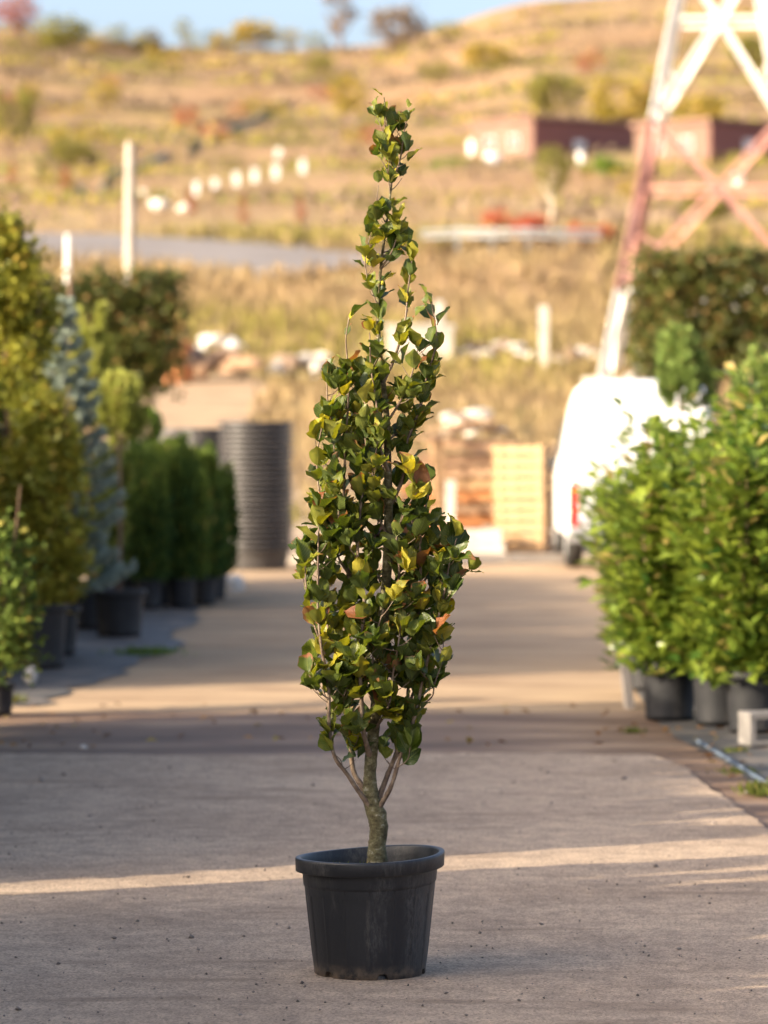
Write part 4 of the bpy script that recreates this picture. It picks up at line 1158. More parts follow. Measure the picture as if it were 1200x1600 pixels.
# scattered scrub along the skyline and over the hill
SCN = {M_olive.name: 'olive green', M_dull.name: 'grey brown', M_autumn.name: 'golden', M_rustc.name: 'rust brown'}
rs = random.Random(61)
scrub = [(rs.uniform(0, 480), 80 + rs.uniform(-3, 6), rs.uniform(18, 34), rs.uniform(24, 60), rs.choice([M_olive, M_dull, M_autumn])) for _ in range(16)]
scrub += [(rs.uniform(0, 1190), rs.uniform(95, 235), rs.uniform(14, 34), rs.uniform(26, 80), rs.choice([M_olive, M_autumn, M_autumn, M_dull, M_rustc])) for _ in range(34)]
for i, (px, pb, hh, w_, mt_) in enumerate(scrub):
    if 720 < px < 1010 and pb > 170: continue
    hill_tree(px, pb, pb - hh, w_, mt_, 'low %s scrub bush among the scrub %s' % (SCN[mt_.name], 'on the skyline' if i < 16 else 'over the hillside'), 500 + i, cat='bush', name='scrub_bush', trunk=0.05, n=320, group='%s scrub %s' % (SCN[mt_.name], 'on the skyline' if i < 16 else 'over the hillside'))

# dry grass on the slopes
def grass(name, n, region, hgt, mat, label, seed, wid=0.02, kk=(0.0, 1.0)):
    global rng
    rng = np.random.default_rng(seed)
    P_ = region(n)
    P_[:, 2] = zg(P_[:, 0], P_[:, 1]) - 0.02
    d = rng.standard_normal((n, 3)) * 0.35; d[:, 2] = 1
    patch = 0.5 + 0.5 * np.sin(P_[:, 0] * 0.35 + 1.7 * np.sin(P_[:, 1] * 0.21)) * np.sin(P_[:, 1] * 0.3)
    t = np.clip(patch * 0.6 + 0.4 * rng.random(n), 0, 1)
    g = np.clip((np.sin(P_[:, 0] * 0.23 + 2) * np.sin(P_[:, 1] * 0.17 + P_[:, 0] * 0.1) + 0.05) * 1.6, 0, 0.9) * (rng.random(n) < 0.75)
    s = rng.uniform(0.5, 1.3, n) * np.clip(P_[:, 1] / 60, 0.6, 4)
    o = link(name, leaf_cloud(name, P_, d, rand_dirs(n), hgt * s, wid * s, np.stack([t, g], 1)), mat)
    tag(o, label, 'grass', kind='stuff')
def reg_slope(n):
    Y = 50 + 70 * rng.random(n) ** 0.8; X = (rng.random(n) - 0.5) * 2 * (0.13 * Y)
    P_ = np.stack([X, Y, X * 0], 1)
    rd = np.interp(X, [-60, -25, -10.4, -5, -0.8, 3, 10, 30], [142, 124, 116, 110, 105, 106, 110.5, 117])
    keep = np.abs(Y - rd) > 6.0
    tr = (np.abs(X + 3.6) < 1.2) & (Y < 78)
    return P_[keep & ~tr]
def grass2(*a, **k): pass
def grass_slope():
    global rng
    rng = np.random.default_rng(77)
    P0 = reg_slope(34000)
    grass('dry_slope_grass', len(P0), lambda n: P0.copy(), 0.30, M_grassd, 'long dry straw coloured grass on the slope behind the yard', 78, 0.05)
grass_slope()
def reg_hill(n):
    Y = 125 + 600 * rng.random(n); X = (rng.random(n) - 0.5) * 2 * (0.115 * Y); return np.stack([X, Y, X * 0], 1)
def hill_scrub(name, mat, label, seed, nc=420, per=26):
    global rng
    rng = np.random.default_rng(seed)
    Y = 130 + 640 * rng.random(nc) ** 0.8; X = (rng.random(nc) - 0.5) * 2 * 0.115 * Y
    C = np.stack([X, Y, X * 0], 1)
    idx = np.repeat(np.arange(nc), per); n = len(idx)
    sc_ = (rng.uniform(0.5, 1.6, nc) * np.clip(Y / 400, 0.5, 1.4))[idx]
    P_ = C[idx] + rng.standard_normal((n, 3)) * np.array([2.2, 0.8, 0]) * sc_[:, None]
    P_[:, 2] = zg(P_[:, 0], P_[:, 1]) + 0.3 * rng.random(n) * sc_
    d = rand_dirs(n); d[:, 2] = np.abs(d[:, 2]) + 0.3
    t = np.clip(rng.random(nc)[idx] * 0.7 + 0.3 * rng.random(n), 0, 1)
    o = link(name, leaf_cloud(name, P_, d, rand_dirs(n), 0.7 * sc_, 0.45 * sc_, np.stack([t, t * 0], 1)), mat); tag(o, label, 'scrub', kind='stuff')
hill_scrub('olive_hill_herbs', M_olive, 'olive green low herbs dotted over the far hillside', 81, 150)
hill_scrub('golden_hill_herbs', M_autumn, 'golden low herbs dotted over the far hillside', 82, 110)
hill_scrub('grey_hill_herbs', M_dull, 'grey brown dead herbs dotted over the far hillside', 83, 420)
grass('dry_hill_grass', 9000, reg_hill, 0.16, M_grassd, 'dry straw grass on the far hillside', 79, 0.06)

# small green tufts at the edges of the asphalt
def tuft(px, py, wpx, hpx, label, seed, n=160, mat=M_grassg, flat=0.5):
    global rng
    rng = np.random.default_rng(seed)
    p = onground(px, py); m = p.y / FPX
    q = rng.standard_normal((n, 2)) * 0.32 * wpx * m
    q[:, 1] *= 1.4
    P_ = np.stack([q[:, 0], q[:, 1], np.zeros(n)], 1)
    d = rng.standard_normal((n, 3)) * flat; d[:, 2] = 1
    s = rng.uniform(0.5, 1.3, n)
    o = link('grass_tuft', leaf_cloud('grass_tuft', P_, d, rand_dirs(n), hpx * m * s, 0.008 * s, np.stack([rng.random(n), (rng.random(n) < 0.12) * 0.9], 1)), mat)
    o.location = p + Vector((0, 0, 0.0)); tag(o, label, 'grass', 'green tufts along the asphalt', 'stuff')
tuft(1192, 1246, 46, 22, 'green grass tuft at the right frame edge by the asphalt', 401, 260)
tuft(1155, 1210, 40, 10, 'sparse weed tuft beside the blue hem', 402, 120)
tuft(988, 1146, 24, 10, 'tiny weed tuft at the foot of the timber board', 403, 90)
tuft(230, 1022, 78, 10, 'flat mossy green patch left of the lane', 404, 500, M_box)
tuft(1150, 1178, 30, 8, 'small weed tuft on the weed fabric', 405, 80)
tuft(20, 1100, 30, 16, 'weed tuft beside the low shrub on the left', 406, 110)

# loose crumbs and fallen leaves
def crumbs():
    global rng
    rng = np.random.default_rng(90)
    n = 1200
    Y = 9 + 10 * rng.random(n) ** 1.2; X = (rng.random(n) - 0.5) * 2 * (0.115 * Y)
    cl = rng.random(n) < 0.4
    V = []; F = []
    for i in range(n):
        s = abs(rng.normal(0.0022, 0.0018)) + 0.0012
        if rng.random() < 0.03: s *= 2.2
        z = PZ + s * 0.4
        b = len(V)
        v = rand_dirs(6) * 0.35 + np.array([[1, 0, 0], [-1, 0, 0], [0, 1, 0], [0, -1, 0], [0, 0, 0.8], [0, 0, -0.8]])
        v = v * s + np.array([X[i], Y[i], z])
        V += [tuple(q) for q in v]
        for f in ((0, 2, 4), (2, 1, 4), (1, 3, 4), (3, 0, 4), (2, 0, 5), (1, 2, 5), (3, 1, 5), (0, 3, 5)): F.append(tuple(b + k for k in f))
    m = noise_mat('crumb', [(0.05, 0.04, 0.035), (0.16, 0.13, 0.11), (0.30, 0.26, 0.23)], 9, 0.95)
    o = link('gravel_crumbs', mesh_np('gravel_crumbs', V, F), m); tag(o, 'loose gravel crumbs and grit on the asphalt', 'gravel', kind='stuff')
crumbs()
def litter():
    global rng
    rng = np.random.default_rng(91)
    n = 130
    a = rng.random(n) < 0.7
    Y = np.where(a, rng.uniform(19.2, 22.0, n), rng.uniform(17, 21, n)); X = np.where(a, rng.uniform(-2.2, 2.2, n), rng.uniform(1.5, 2.2, n))
    P_ = np.stack([X, Y, np.full(n, 0.03)], 1)
    d = rand_dirs(n); d[:, 2] *= 0.2
    nn = rand_dirs(n) * 0.4; nn[:, 2] += 1
    s = rng.uniform(0.6, 1.3, n)
    o = link('fallen_leaves', leaf_cloud('fallen_leaves', P_, d, nn, 0.055 * s, 0.035 * s, np.stack([rng.random(n), (rng.random(n) < 0.2) * 0.8], 1)), M_dryleaf)
    tag(o, 'scattered dry fallen leaves along the mud strip', 'leaves', kind='stuff')
litter()

# ================================================================== the potted beech
D0 = 11.73
BX = (578 - 600) / FPX * D0
def pot_material():
    m, nt, b = new_mat('dusty_black_pot')
    N = nt.nodes; K = nt.links
    tc = N.new('ShaderNodeTexCoord')
    def noise(s, st, d=7, r=0.65):
        n = N.new('ShaderNodeTexNoise'); n.inputs['Scale'].default_value = s; n.inputs['Detail'].default_value = d; n.inputs['Roughness'].default_value = r
        mp = N.new('ShaderNodeMapping'); mp.inputs['Scale'].default_value = st
        K.new(tc.outputs['Object'], mp.inputs[0]); K.new(mp.outputs[0], n.inputs[0]); return n
    def ramp(src, p0, p1):
        r = N.new('ShaderNodeMapRange'); r.inputs[1].default_value = p0; r.inputs[2].default_value = p1; K.new(src, r.inputs[0]); return r.outputs[0]
    d1 = ramp(noise(9, (1, 1, 0.22)).outputs[0], 0.48, 0.78)
    d2 = ramp(noise(120, (1, 1, 0.35), 5, 0.7).outputs[0], 0.40, 0.72)
    d3 = ramp(noise(34, (1, 1, 2.5), 8, 0.8).outputs[0], 0.60, 0.78)
    mu = N.new('ShaderNodeMath'); mu.operation = 'MULTIPLY'; K.new(d1, mu.inputs[0]); K.new(d2, mu.inputs[1])
    ad = N.new('ShaderNodeMath'); ad.operation = 'MULTIPLY_ADD'; K.new(d3, ad.inputs[0]); ad.inputs[1].default_value = 0.30; K.new(mu.outputs[0], ad.inputs[2])
    sx = N.new('ShaderNodeSeparateXYZ'); K.new(tc.outputs['Object'], sx.inputs[0])
    low = N.new('ShaderNodeMapRange'); low.inputs[1].default_value = 0.045; low.inputs[2].default_value = 0.0; K.new(sx.outputs[2], low.inputs[0])   # mud splashed on the foot
    l2 = N.new('ShaderNodeMath'); l2.operation = 'MULTIPLY'; K.new(low.outputs[0], l2.inputs[0]); K.new(ramp(noise(24, (1, 1, 1)).outputs[0], 0.4, 0.65), l2.inputs[1])
    x = N.new('ShaderNodeMix'); x.data_type = 'RGBA'; K.new(ad.outputs[0], x.inputs[0])
    x.inputs[6].default_value = (0.010, 0.0115, 0.0145, 1); x.inputs[7].default_value = (0.13, 0.122, 0.112, 1)
    y = N.new('ShaderNodeMix'); y.data_type = 'RGBA'; K.new(l2.outputs[0], y.inputs[0]); K.new(x.outputs[2], y.inputs[6]); y.inputs[7].default_value = (0.17, 0.125, 0.085, 1)
    K.new(y.outputs[2], b.inputs['Base Color'])
    rr_ = N.new('ShaderNodeMapRange'); K.new(ad.outputs[0], rr_.inputs[0]); rr_.inputs[3].default_value = 0.42; rr_.inputs[4].default_value = 0.85
    K.new(rr_.outputs[0], b.inputs['Roughness'])
    b.inputs['Specular IOR Level'].default_value = 0.45
    bp = N.new('ShaderNodeBump'); bp.inputs['Strength'].default_value = 0.35; bp.inputs['Distance'].default_value = 0.003
    K.new(noise(60, (1, 1, 1)).outputs[0], bp.inputs['Height']); K.new(bp.outputs[0], b.inputs['Normal'])
    return m
M_pot = pot_material()
PH = 0.352
hp = empty('plant_pot', (BX, D0, PZ)); hp.scale = (0.985, 0.985, 1.026); tag(hp, 'scuffed black plastic pot with ribbed sides holding the beech', 'pot')
def dent(a, r, z, i=0):
    z2 = z + 0.010 * (z / PH) * math.cos(a) * 1.0 + (0.0035 * math.sin(2 * a + 0.6) * z / PH)
    r2 = r * (1 + 0.010 * math.sin(2 * a + 1.0) * z / PH)
    return r2, z2
NR = 16
def body_fn(a, r, z, i):
    # vertical flutes between z .02 and .27
    u = (a * NR / (2 * math.pi)) % 1.0
    fl = 1.0 if 0.08 < u < 0.92 else 0.0
    if 0.02 < z < 0.272: r = r - 0.0032 * fl * min(1, (z - 0.02) / 0.03) * min(1, (0.272 - z) / 0.02 + 0.2)
    if i <= 2:
        # openings in the foot ring
        v = ((a + 0.37) / (2 * math.pi) * 6) % 1.0
        if v < 0.14: z = max(z, 0.017)
    return dent(a, r, z)
bodyp = [(0.160, 0.0), (0.170, 0.0), (0.173, 0.003), (0.1735, 0.018), (0.1745, 0.022), (0.182, 0.08), (0.1885, 0.14), (0.195, 0.20), (0.2005, 0.25), (0.2015, 0.262), (0.2045, 0.266), (0.2055, 0.274), (0.2085, 0.312)]
bodyp = bodyp
me = lathe('body', bodyp, 192, body_fn); link('body', me, M_pot, hp)
link('base_plate', lathe('base_plate', [(0.0, 0.02), (0.16, 0.02), (0.160, 0.0)], 48), M_pot, hp)
rimp = [(0.207, 0.311), (0.227, 0.310), (0.2288, 0.3115), (0.2300, 0.346), (0.2293, 0.3502), (0.2270, 0.3520), (0.2170, 0.352), (0.2135, 0.3505), (0.2115, 0.346), (0.2070, 0.320), (0.2020, 0.27), (0.198, 0.24)]
link('rim', lathe('rim', rimp, 128, dent), M_pot, hp)
def soil_():
    global rng
    rng = np.random.default_rng(33)
    n = 40; V = []; F = []
    for i in range(13):
        for j in range(n):
            r = 0.2005 * i / 12; a = 2 * math.pi * j / n
            V.append((r * math.cos(a), r * math.sin(a), 0.287 + 0.010 * math.sin(r * 60 + a * 2) + rng.normal(0, 0.003) + 0.012 * (1 - r / 0.2)))
    for i in range(12):
        for j in range(n): F.append((i * n + j, (i + 1) * n + j, (i + 1) * n + (j + 1) % n, i * n + (j + 1) % n))
    link('soil', mesh_np('soil', V, F, smooth=True), M_soil, hp)
    k = 420
    q = rng.standard_normal((k, 2)) * np.array([0.045, 0.05]) + np.array([-0.06, -0.03])
    P_ = np.stack([q[:, 0], q[:, 1], np.full(k, 0.295)], 1)
    P_ = P_[np.hypot(q[:, 0], q[:, 1]) < 0.185]; k = len(P_)
    d = rng.standard_normal((k, 3)) * 0.6; d[:, 2] = 1
    s = rng.uniform(0.5, 1.2, k)
    o = link('moss', leaf_cloud('moss', P_, d, rand_dirs(k), 0.030 * s, 0.005 * s, np.stack([rng.random(k), (rng.random(k) < 0.25) * 0.9], 1)), M_grassg, hp); o['kind'] = 'stuff'
soil_()

def bark_material():
    m, nt, b = new_mat('beech_bark')
    N = nt.nodes; K = nt.links
    tc = N.new('ShaderNodeTexCoord')
    def noise(s, st, d=7):
        n = N.new('ShaderNodeTexNoise'); n.inputs['Scale'].default_value = s; n.inputs['Detail'].default_value = d; n.inputs['Roughness'].default_value = 0.68
        mp = N.new('ShaderNodeMapping'); mp.inputs['Scale'].default_value = st
        K.new(tc.outputs['Object'], mp.inputs[0]); K.new(mp.outputs[0], n.inputs[0]); return n
    n1 = noise(38, (1, 1, 1.5))
    r = N.new('ShaderNodeValToRGB'); K.new(n1.outputs[0], r.inputs[0])
    for _ in range(2): r.color_ramp.elements.new(0.5)
    for e, (p_, c) in zip(r.color_ramp.elements, [(0.30, (0.030, 0.024, 0.015)), (0.44, (0.085, 0.072, 0.036)), (0.57, (0.15, 0.135, 0.07)), (0.70, (0.36, 0.34, 0.27))]): e.position = p_; e.color = (*c, 1)
    K.new(r.outputs[0], b.inputs['Base Color'])
    b.inputs['Roughness'].default_value = 0.85; b.inputs['Specular IOR Level'].default_value = 0.2
    bp = N.new('ShaderNodeBump'); bp.inputs['Strength'].default_value = 1.0; bp.inputs['Distance'].default_value = 0.006
    K.new(noise(90, (1, 1, 2.2)).outputs[0], bp.inputs['Height']); K.new(bp.outputs[0], b.inputs['Normal'])
    return m
M_beech = bark_material()
M_twig = noise_mat('beech_twig', [(0.07, 0.045, 0.03), (0.15, 0.105, 0.07), (0.24, 0.185, 0.13)], 30, 0.7, 0.3, 120)

def beech_leaf_material(obj_level):
    m, nt, b = new_mat('beech_leaf_object' if obj_level else 'beech_leaf_mass')
    N = nt.nodes; K = nt.links
    if obj_level:
        oi = N.new('ShaderNodeObjectInfo'); colr = oi.outputs['Color']
    else:
        at_ = N.new('ShaderNodeAttribute'); at_.attribute_name = 'tint'; colr = at_.outputs['Color']
    sp = N.new('ShaderNodeSeparateColor'); K.new(colr, sp.inputs[0])
    uv = N.new('ShaderNodeTexCoord'); su = N.new('ShaderNodeSeparateXYZ'); K.new(uv.outputs['UV'], su.inputs[0])
    def math_(op, a, b_=None, c=None):
        n = N.new('ShaderNodeMath'); n.operation = op
        for i, v in enumerate((a, b_, c)):
            if v is None: continue
            if isinstance(v, (int, float)): n.inputs[i].default_value = v
            else: K.new(v, n.inputs[i])
        return n.outputs[0]
    # |u| across, v along
    au = math_('ABSOLUTE', math_('SUBTRACT', su.outputs[0], 0.5))            # 0 midrib .. .5 edge
    ve = math_('MULTIPLY_ADD', au, -0.55, su.outputs[1])                     # slanted side veins
    wv = math_('SINE', math_('MULTIPLY', ve, 58.0))
    vein = N.new('ShaderNodeMapRange'); vein.inputs[1].default_value = 0.72; vein.inputs[2].default_value = 1.0; K.new(wv, vein.inputs[0])
    mid = N.new('ShaderNodeMapRange'); mid.inputs[1].default_value = 0.035; mid.inputs[2].default_value = 0.0; K.new(au, mid.inputs[0])
    vv = math_('MAXIMUM', math_('MULTIPLY', vein.outputs[0], 0.55), mid.outputs[0])
    # noise different on each leaf
    nz = N.new('ShaderNodeTexNoise'); nz.noise_dimensions = '4D'; nz.inputs['Scale'].default_value = 5; nz.inputs['Detail'].default_value = 5
    K.new(uv.outputs['UV'], nz.inputs['Vector']); K.new(math_('MULTIPLY', sp.outputs[2], 40.0), nz.inputs['W'])
    green = N.new('ShaderNodeValToRGB')
    for _ in range(2): green.color_ramp.elements.new(0.5)
    for e, (p_, c) in zip(green.color_ramp.elements, [(0.0, (0.026, 0.050, 0.007)), (0.36, (0.074, 0.102, 0.010)), (0.66, (0.20, 0.19, 0.013)), (1.0, (0.46, 0.37, 0.024))]): e.position = p_; e.color = (*c, 1)
    K.new(math_('ADD', sp.outputs[0], math_('MULTIPLY', math_('SUBTRACT', nz.outputs[0], 0.5), 0.5)), green.inputs[0])
    vm = N.new('ShaderNodeMix'); vm.data_type = 'RGBA'; K.new(math_('MULTIPLY', vv, 0.42), vm.inputs[0]); K.new(green.outputs[0], vm.inputs[6]); vm.inputs[7].default_value = (0.26, 0.28, 0.075, 1)
    # scorched tips and margins
    edge = math_('MAXIMUM', math_('MULTIPLY', au, 1.75), su.outputs[1])
    sc_ = math_('ADD', math_('MULTIPLY', edge, 0.7), math_('MULTIPLY', nz.outputs[0], 0.6))
    lim = math_('SUBTRACT', 1.22, math_('MULTIPLY', sp.outputs[1], 0.95))
    bm_ = N.new('ShaderNodeMapRange'); K.new(math_('SUBTRACT', sc_, lim), bm_.inputs[0]); bm_.inputs[1].default_value = -0.03; bm_.inputs[2].default_value = 0.07
    br = N.new('ShaderNodeMix'); br.data_type = 'RGBA'; K.new(bm_.outputs[0], br.inputs[0]); K.new(vm.outputs[2], br.inputs[6])
    bc = N.new('ShaderNodeMix'); bc.data_type = 'RGBA'; K.new(nz.outputs[0], bc.inputs[0]); bc.inputs[6].default_value = (0.11, 0.036, 0.018, 1); bc.inputs[7].default_value = (0.34, 0.135, 0.05, 1)
    K.new(bc.outputs[2], br.inputs[7])
    # paler underside
    ge = N.new('ShaderNodeNewGeometry')
    un = N.new('ShaderNodeMix'); un.data_type = 'RGBA'; K.new(math_('MULTIPLY', ge.outputs['Backfacing'], 0.2), un.inputs[0]); K.new(br.outputs[2], un.inputs[6]); un.inputs[7].default_value = (0.17, 0.21, 0.10, 1)
    K.new(un.outputs[2], b.inputs['Base Color'])
    b.inputs['Roughness'].default_value = 0.40; b.inputs['Specular IOR Level'].default_value = 0.38
    bp = N.new('ShaderNodeBump'); bp.inputs['Strength'].default_value = 0.5; bp.inputs['Distance'].default_value = 0.0015; bp.invert = True
    K.new(vv, bp.inputs['Height']); K.new(bp.outputs[0], b.inputs['Normal'])
    tr = N.new('ShaderNodeBsdfTranslucent')
    tc2 = N.new('ShaderNodeMix'); tc2.data_type = 'RGBA'; tc2.blend_type = 'MULTIPLY'; tc2.inputs[0].default_value = 1; K.new(br.outputs[2], tc2.inputs[6]); tc2.inputs[7].default_value = (1.5, 1.45, 0.5, 1)
    K.new(tc2.outputs[2], tr.inputs[0])
    ms = N.new('ShaderNodeMixShader'); ms.inputs[0].default_value = 0.36
    K.new(b.outputs[0], ms.inputs[1]); K.new(tr.outputs[0], ms.inputs[2]); K.new(ms.outputs[0], N['Material Output'].inputs[0])
    return m
M_bleafO = beech_leaf_material(True); M_bleafS = beech_leaf_material(False)

def leaf_geo(seed):
    r = random.Random(seed)
    fold = r.uniform(0.15, 0.75); curl = r.uniform(-0.60, 0.28); wav = r.uniform(0.045, 0.10); twist = r.uniform(-0.35, 0.35); asym = r.uniform(-0.05, 0.05)
    tipc = r.uniform(-0.9, 0.5)
    V = []; U = []
    S = [0.0, 0.13, 0.32, 0.52, 0.72, 0.89, 1.0]
    for s in S:
        hw_ = 0.345 * (math.sin(math.pi * min(1, s ** 0.82)) ** 0.72 if 0 < s < 1 else 0.0)
        if s == 0.0: hw_ = 0.012
        if s == 1.0: hw_ = 0.015
        if s == 0.89: hw_ *= 0.80
        tw = twist * s
        for u in (-1, -0.5, 0, 0.5, 1):
            x = u * hw_ * (1 + wav * 1.2 * math.sin(9 * s + seed)) + asym * math.sin(math.pi * s)
            z = fold * abs(u) * hw_ + wav * abs(u) ** 1.5 * math.sin(11 * s + 1.7 * (u > 0) * math.pi + seed) + curl * 0.45 * s * s + tipc * 0.35 * max(0, s - 0.7) ** 1.5
            V.append((x * math.cos(tw) - z * math.sin(tw) * 0.6, s - 0.10 * abs(curl) * s * s, x * math.sin(tw) + z))
            U.append((0.5 + 0.5 * u, s))
    F = []
    for i in range(6):
        for j in range(4): F.append((i * 5 + j, i * 5 + j + 1, (i + 1) * 5 + j + 1, (i + 1) * 5 + j))
    return np.array(V), np.array(F), np.array(U)
LG = [leaf_geo(s) for s in range(14)]
LM = []
for V, F, U in LG:
    me = mesh_np('leaf', V, F, smooth=True, uv=U); me.materials.append(M_bleafO); LM.append(me)

bt = empty('beech_tree', (BX, D0, PZ + 0.28))
tag(bt, 'slender upright beech with green and browning leaves growing in the black pot', 'tree')
B0 = np.array([BX, D0, PZ + 0.28])
def b3(x, y, d=0.0):
    Y = D0 + d
    return np.array([(x - 600) / FPX * D0, Y, CAM_H - (y - 625) / FPX * D0])   # sizes taken at the trunk's depth
# branch: list of (px, py, depth m), base radius, tip radius, leafy from fraction
BR = {
 'T':  ([(590, 1346, 0), (589, 1320, 0), (592, 1295, 0), (588, 1272, 0), (580, 1248, 0), (578, 1215, 0), (580, 1180, 0), (585, 1130, .01), (590, 1080, .02), (596, 1000, .02), (602, 930, .02), (606, 860, .01), (607, 790, .0), (606, 730, 0), (604, 650, 0), (598, 590, 0), (592, 530, 0), (591, 470, .01), (597, 400, .0), (606, 330, 0), (612, 275, 0), (607, 215, 0), (600, 152, 0)], None, None, 0.62),
 'L1': ([(580, 1262, -.01), (562, 1238, -.03), (540, 1208, -.05), (524, 1178, -.06), (517, 1130, -.07), (514, 1070, -.08), (506, 1010, -.08), (500, 950, -.08), (496, 890, -.08), (500, 835, -.08), (497, 800, -.08)], .0080, .0022, 0.16),
 'L2': ([(574, 1240, .02), (556, 1210, .04), (548, 1165, .05), (543, 1110, .05), (538, 1040, .04), (541, 960, .03), (546, 900, .02), (542, 850, .02), (538, 780, .02), (540, 700, .02), (546, 620, .01), (541, 560, .01), (540, 528, 0), (548, 496, 0)], .0085, .0018, 0.09),
 'L3': ([(507, 1020, -.08), (489, 960, -.07), (480, 915, -.06), (478, 880, -.06)], .004, .0018, 0.2),
 'L4': ([(542, 860, .02), (518, 820, .0), (502, 770, -.02), (500, 710, -.02), (505, 660, -.02)], .005, .002, 0.15),
 'L5': ([(580, 1188, 0.0), (568, 1140, -.06), (561, 1080, -.08), (562, 1010, -.09), (566, 940, -.09), (560, 870, -.08), (565, 800, -.07), (570, 720, -.06), (573, 650, -.05), (576, 595, -.04)], .008, .002, 0.12),
 'L6': ([(538, 1050, .04), (515, 1000, .08), (508, 940, .10), (514, 870, .10), (508, 800, .09)], .005, .002, 0.2),
 'L7': ([(515, 1090, -.08), (498, 1075, -.10), (486, 1050, -.11)], .003, .0015, 0.2),
 'L8': ([(541, 700, .02), (522, 670, .0), (508, 630, -.02), (512, 590, -.02)], .004, .0016, 0.15),
 'L9': ([(546, 900, .02), (528, 860, -.06), (530, 800, -.08), (525, 740, -.08), (520, 690, -.07)], .004, .0016, 0.15),
 'C1': ([(590, 1092, 0.015), (580, 1050, -.06), (584, 990, -.09), (600, 950, -.10)], .005, .002, 0.2),
 'C2': ([(601, 952, 0.015), (622, 900, -.05), (618, 840, -.08), (636, 795, -.09), (655, 765, -.09)], .005, .002, 0.2),
 'C3': ([(585, 1142, 0.01), (604, 1100, -.07), (612, 1050, -.09), (622, 1000, -.10), (625, 950, -.09)], .005, .002, 0.15),
 'C4': ([(606, 840, .0), (585, 790, -.06), (582, 740, -.08), (590, 690, -.08)], .004, .0016, 0.2),
 'R1': ([(588, 1258, .01), (608, 1210, .02), (621, 1170, .02), (632, 1120, .02), (640, 1060, .01), (650, 990, .0), (656, 920, -.01), (660, 850, -.01), (666, 790, -.02), (670, 752, -.02)], .0085, .0018, 0.12),
 'R2': ([(590, 1265, -.01), (610, 1228, -.03), (628, 1180, -.04), (644, 1120, -.05), (658, 1060, -.05), (674, 1000, -.05), (688, 930, -.05), (700, 875, -.05), (712, 840, -.05)], .0075, .0018, 0.15),
 'R3': ([(676, 1000, -.05), (698, 940, -.02), (712, 905, -.01), (732, 893, 0)], .004, .0016, 0.2),
 'R4': ([(656, 920, -.01), (678, 880, .03), (696, 850, .04), (706, 822, .04)], .004, .0016, 0.2),
 'R5': ([(660, 1100, -.05), (674, 1085, -.06), (680, 1065, -.07), (690, 1030, -.07), (694, 1000, -.07)], .003, .0014, 0.3),
 'R6': ([(632, 1120, .02), (655, 1060, .07), (672, 980, .09), (690, 920, .09), (700, 880, .08)], .005, .002, 0.15),
 'R7': ([(621, 1170, .02), (640, 1150, -.02), (648, 1115, -.03)], .003, .0015, 0.3),
 'R8': ([(640, 1060, .01), (628, 1000, .06), (636, 930, .08), (645, 870, .08), (640, 810, .07)], .005, .002, 0.15),
 'U1': ([(607, 795, .0), (628, 745, .02), (640, 690, .03), (654, 640, .03), (664, 600, .02), (676, 555, .01), (682, 525, .01), (676, 470, .0)], .006, .0018, 0.15),
 'U2': ([(606, 735, -.01), (592, 690, -.05), (586, 630, -.06), (580, 575, -.05), (578, 520, -.04)], .005, .0018, 0.15),
 'U3': ([(598, 600, .0), (618, 560, -.02), (632, 505, -.02), (637, 455, -.02), (644, 405, -.02)], .005, .0018, 0.12),
 'U4': ([(605, 660, .0), (626, 625, -.05), (642, 585, -.06), (655, 545, -.05)], .004, .0016, 0.15),
 'U5': ([(604, 690, .01), (625, 670, .06), (655, 640, .07), (672, 600, .06)], .004, .0016, 0.15),
 'U6': ([(591, 480, .0), (577, 440, -.02), (571, 405, -.03), (574, 368, -.03)], .003, .0014, 0.15),
 'U7': ([(610, 290, .0), (624, 250, -.01), (633, 205, -.01), (638, 172, -.01)], .003, .0014, 0.15),
 'U11': ([(603, 350, 0), (590, 320, -.03), (588, 290, -.03)], .002, .0012, 0.2),
 'U12': ([(609, 300, 0), (600, 270, -.03), (592, 245, -.03)], .002, .0012, 0.2),
 'U13': ([(608, 225, 0), (596, 205, -.02), (590, 185, -.02)], .002, .0012, 0.2),
 'U14': ([(598, 395, 0), (622, 385, .03), (636, 365, .04)], .002, .0012, 0.2),
 'U8': ([(595, 420, .0), (612, 395, -.03), (622, 365, -.03), (626, 345, -.03)], .003, .0014, 0.15),
 'U9': ([(606, 740, .01), (578, 700, .05), (560, 650, .06), (556, 600, .05)], .004, .0016, 0.2),
 'U10': ([(607, 800, .01), (585, 760, .08), (590, 700, .09), (600, 640, .08)], .004, .0016, 0.15),
 'D1': ([(535, 1200, -.05), (528, 1185, -.07), (520, 1172, -.08)], .002, .0012, 0.3),
 'D2': ([(549, 1175, .05), (556, 1160, .0), (562, 1145, -.03)], .002, .0012, 0.2),
 'D3': ([(618, 1200, -.03), (634, 1185, -.05), (640, 1165, -.06)], .002, .0012, 0.2),
 'D4': ([(632, 1120, .02), (615, 1110, -.05), (605, 1085, -.08), (600, 1060, -.09)], .003, .0014, 0.2),
 'D5': ([(545, 1120, .05), (535, 1090, -.04), (545, 1060, -.09), (540, 1020, -.1)], .003, .0014, 0.15),
 'D6': ([(514, 1100, -.07), (505, 1080, -.02), (495, 1060, .0), (490, 1030, .02)], .003, .0014, 0.15),
 'B1': ([(588, 1110, .02), (570, 1060, .09), (575, 980, .11), (580, 900, .11), (572, 830, .10)], .005, .002, 0.15),
 'B2': ([(596, 1010, .03), (618, 950, .10), (620, 880, .11), (612, 810, .10)], .005, .002, 0.15),
 'B3': ([(602, 930, .03), (580, 870, .10), (590, 800, .11), (585, 740, .10)], .004, .002, 0.2),
}
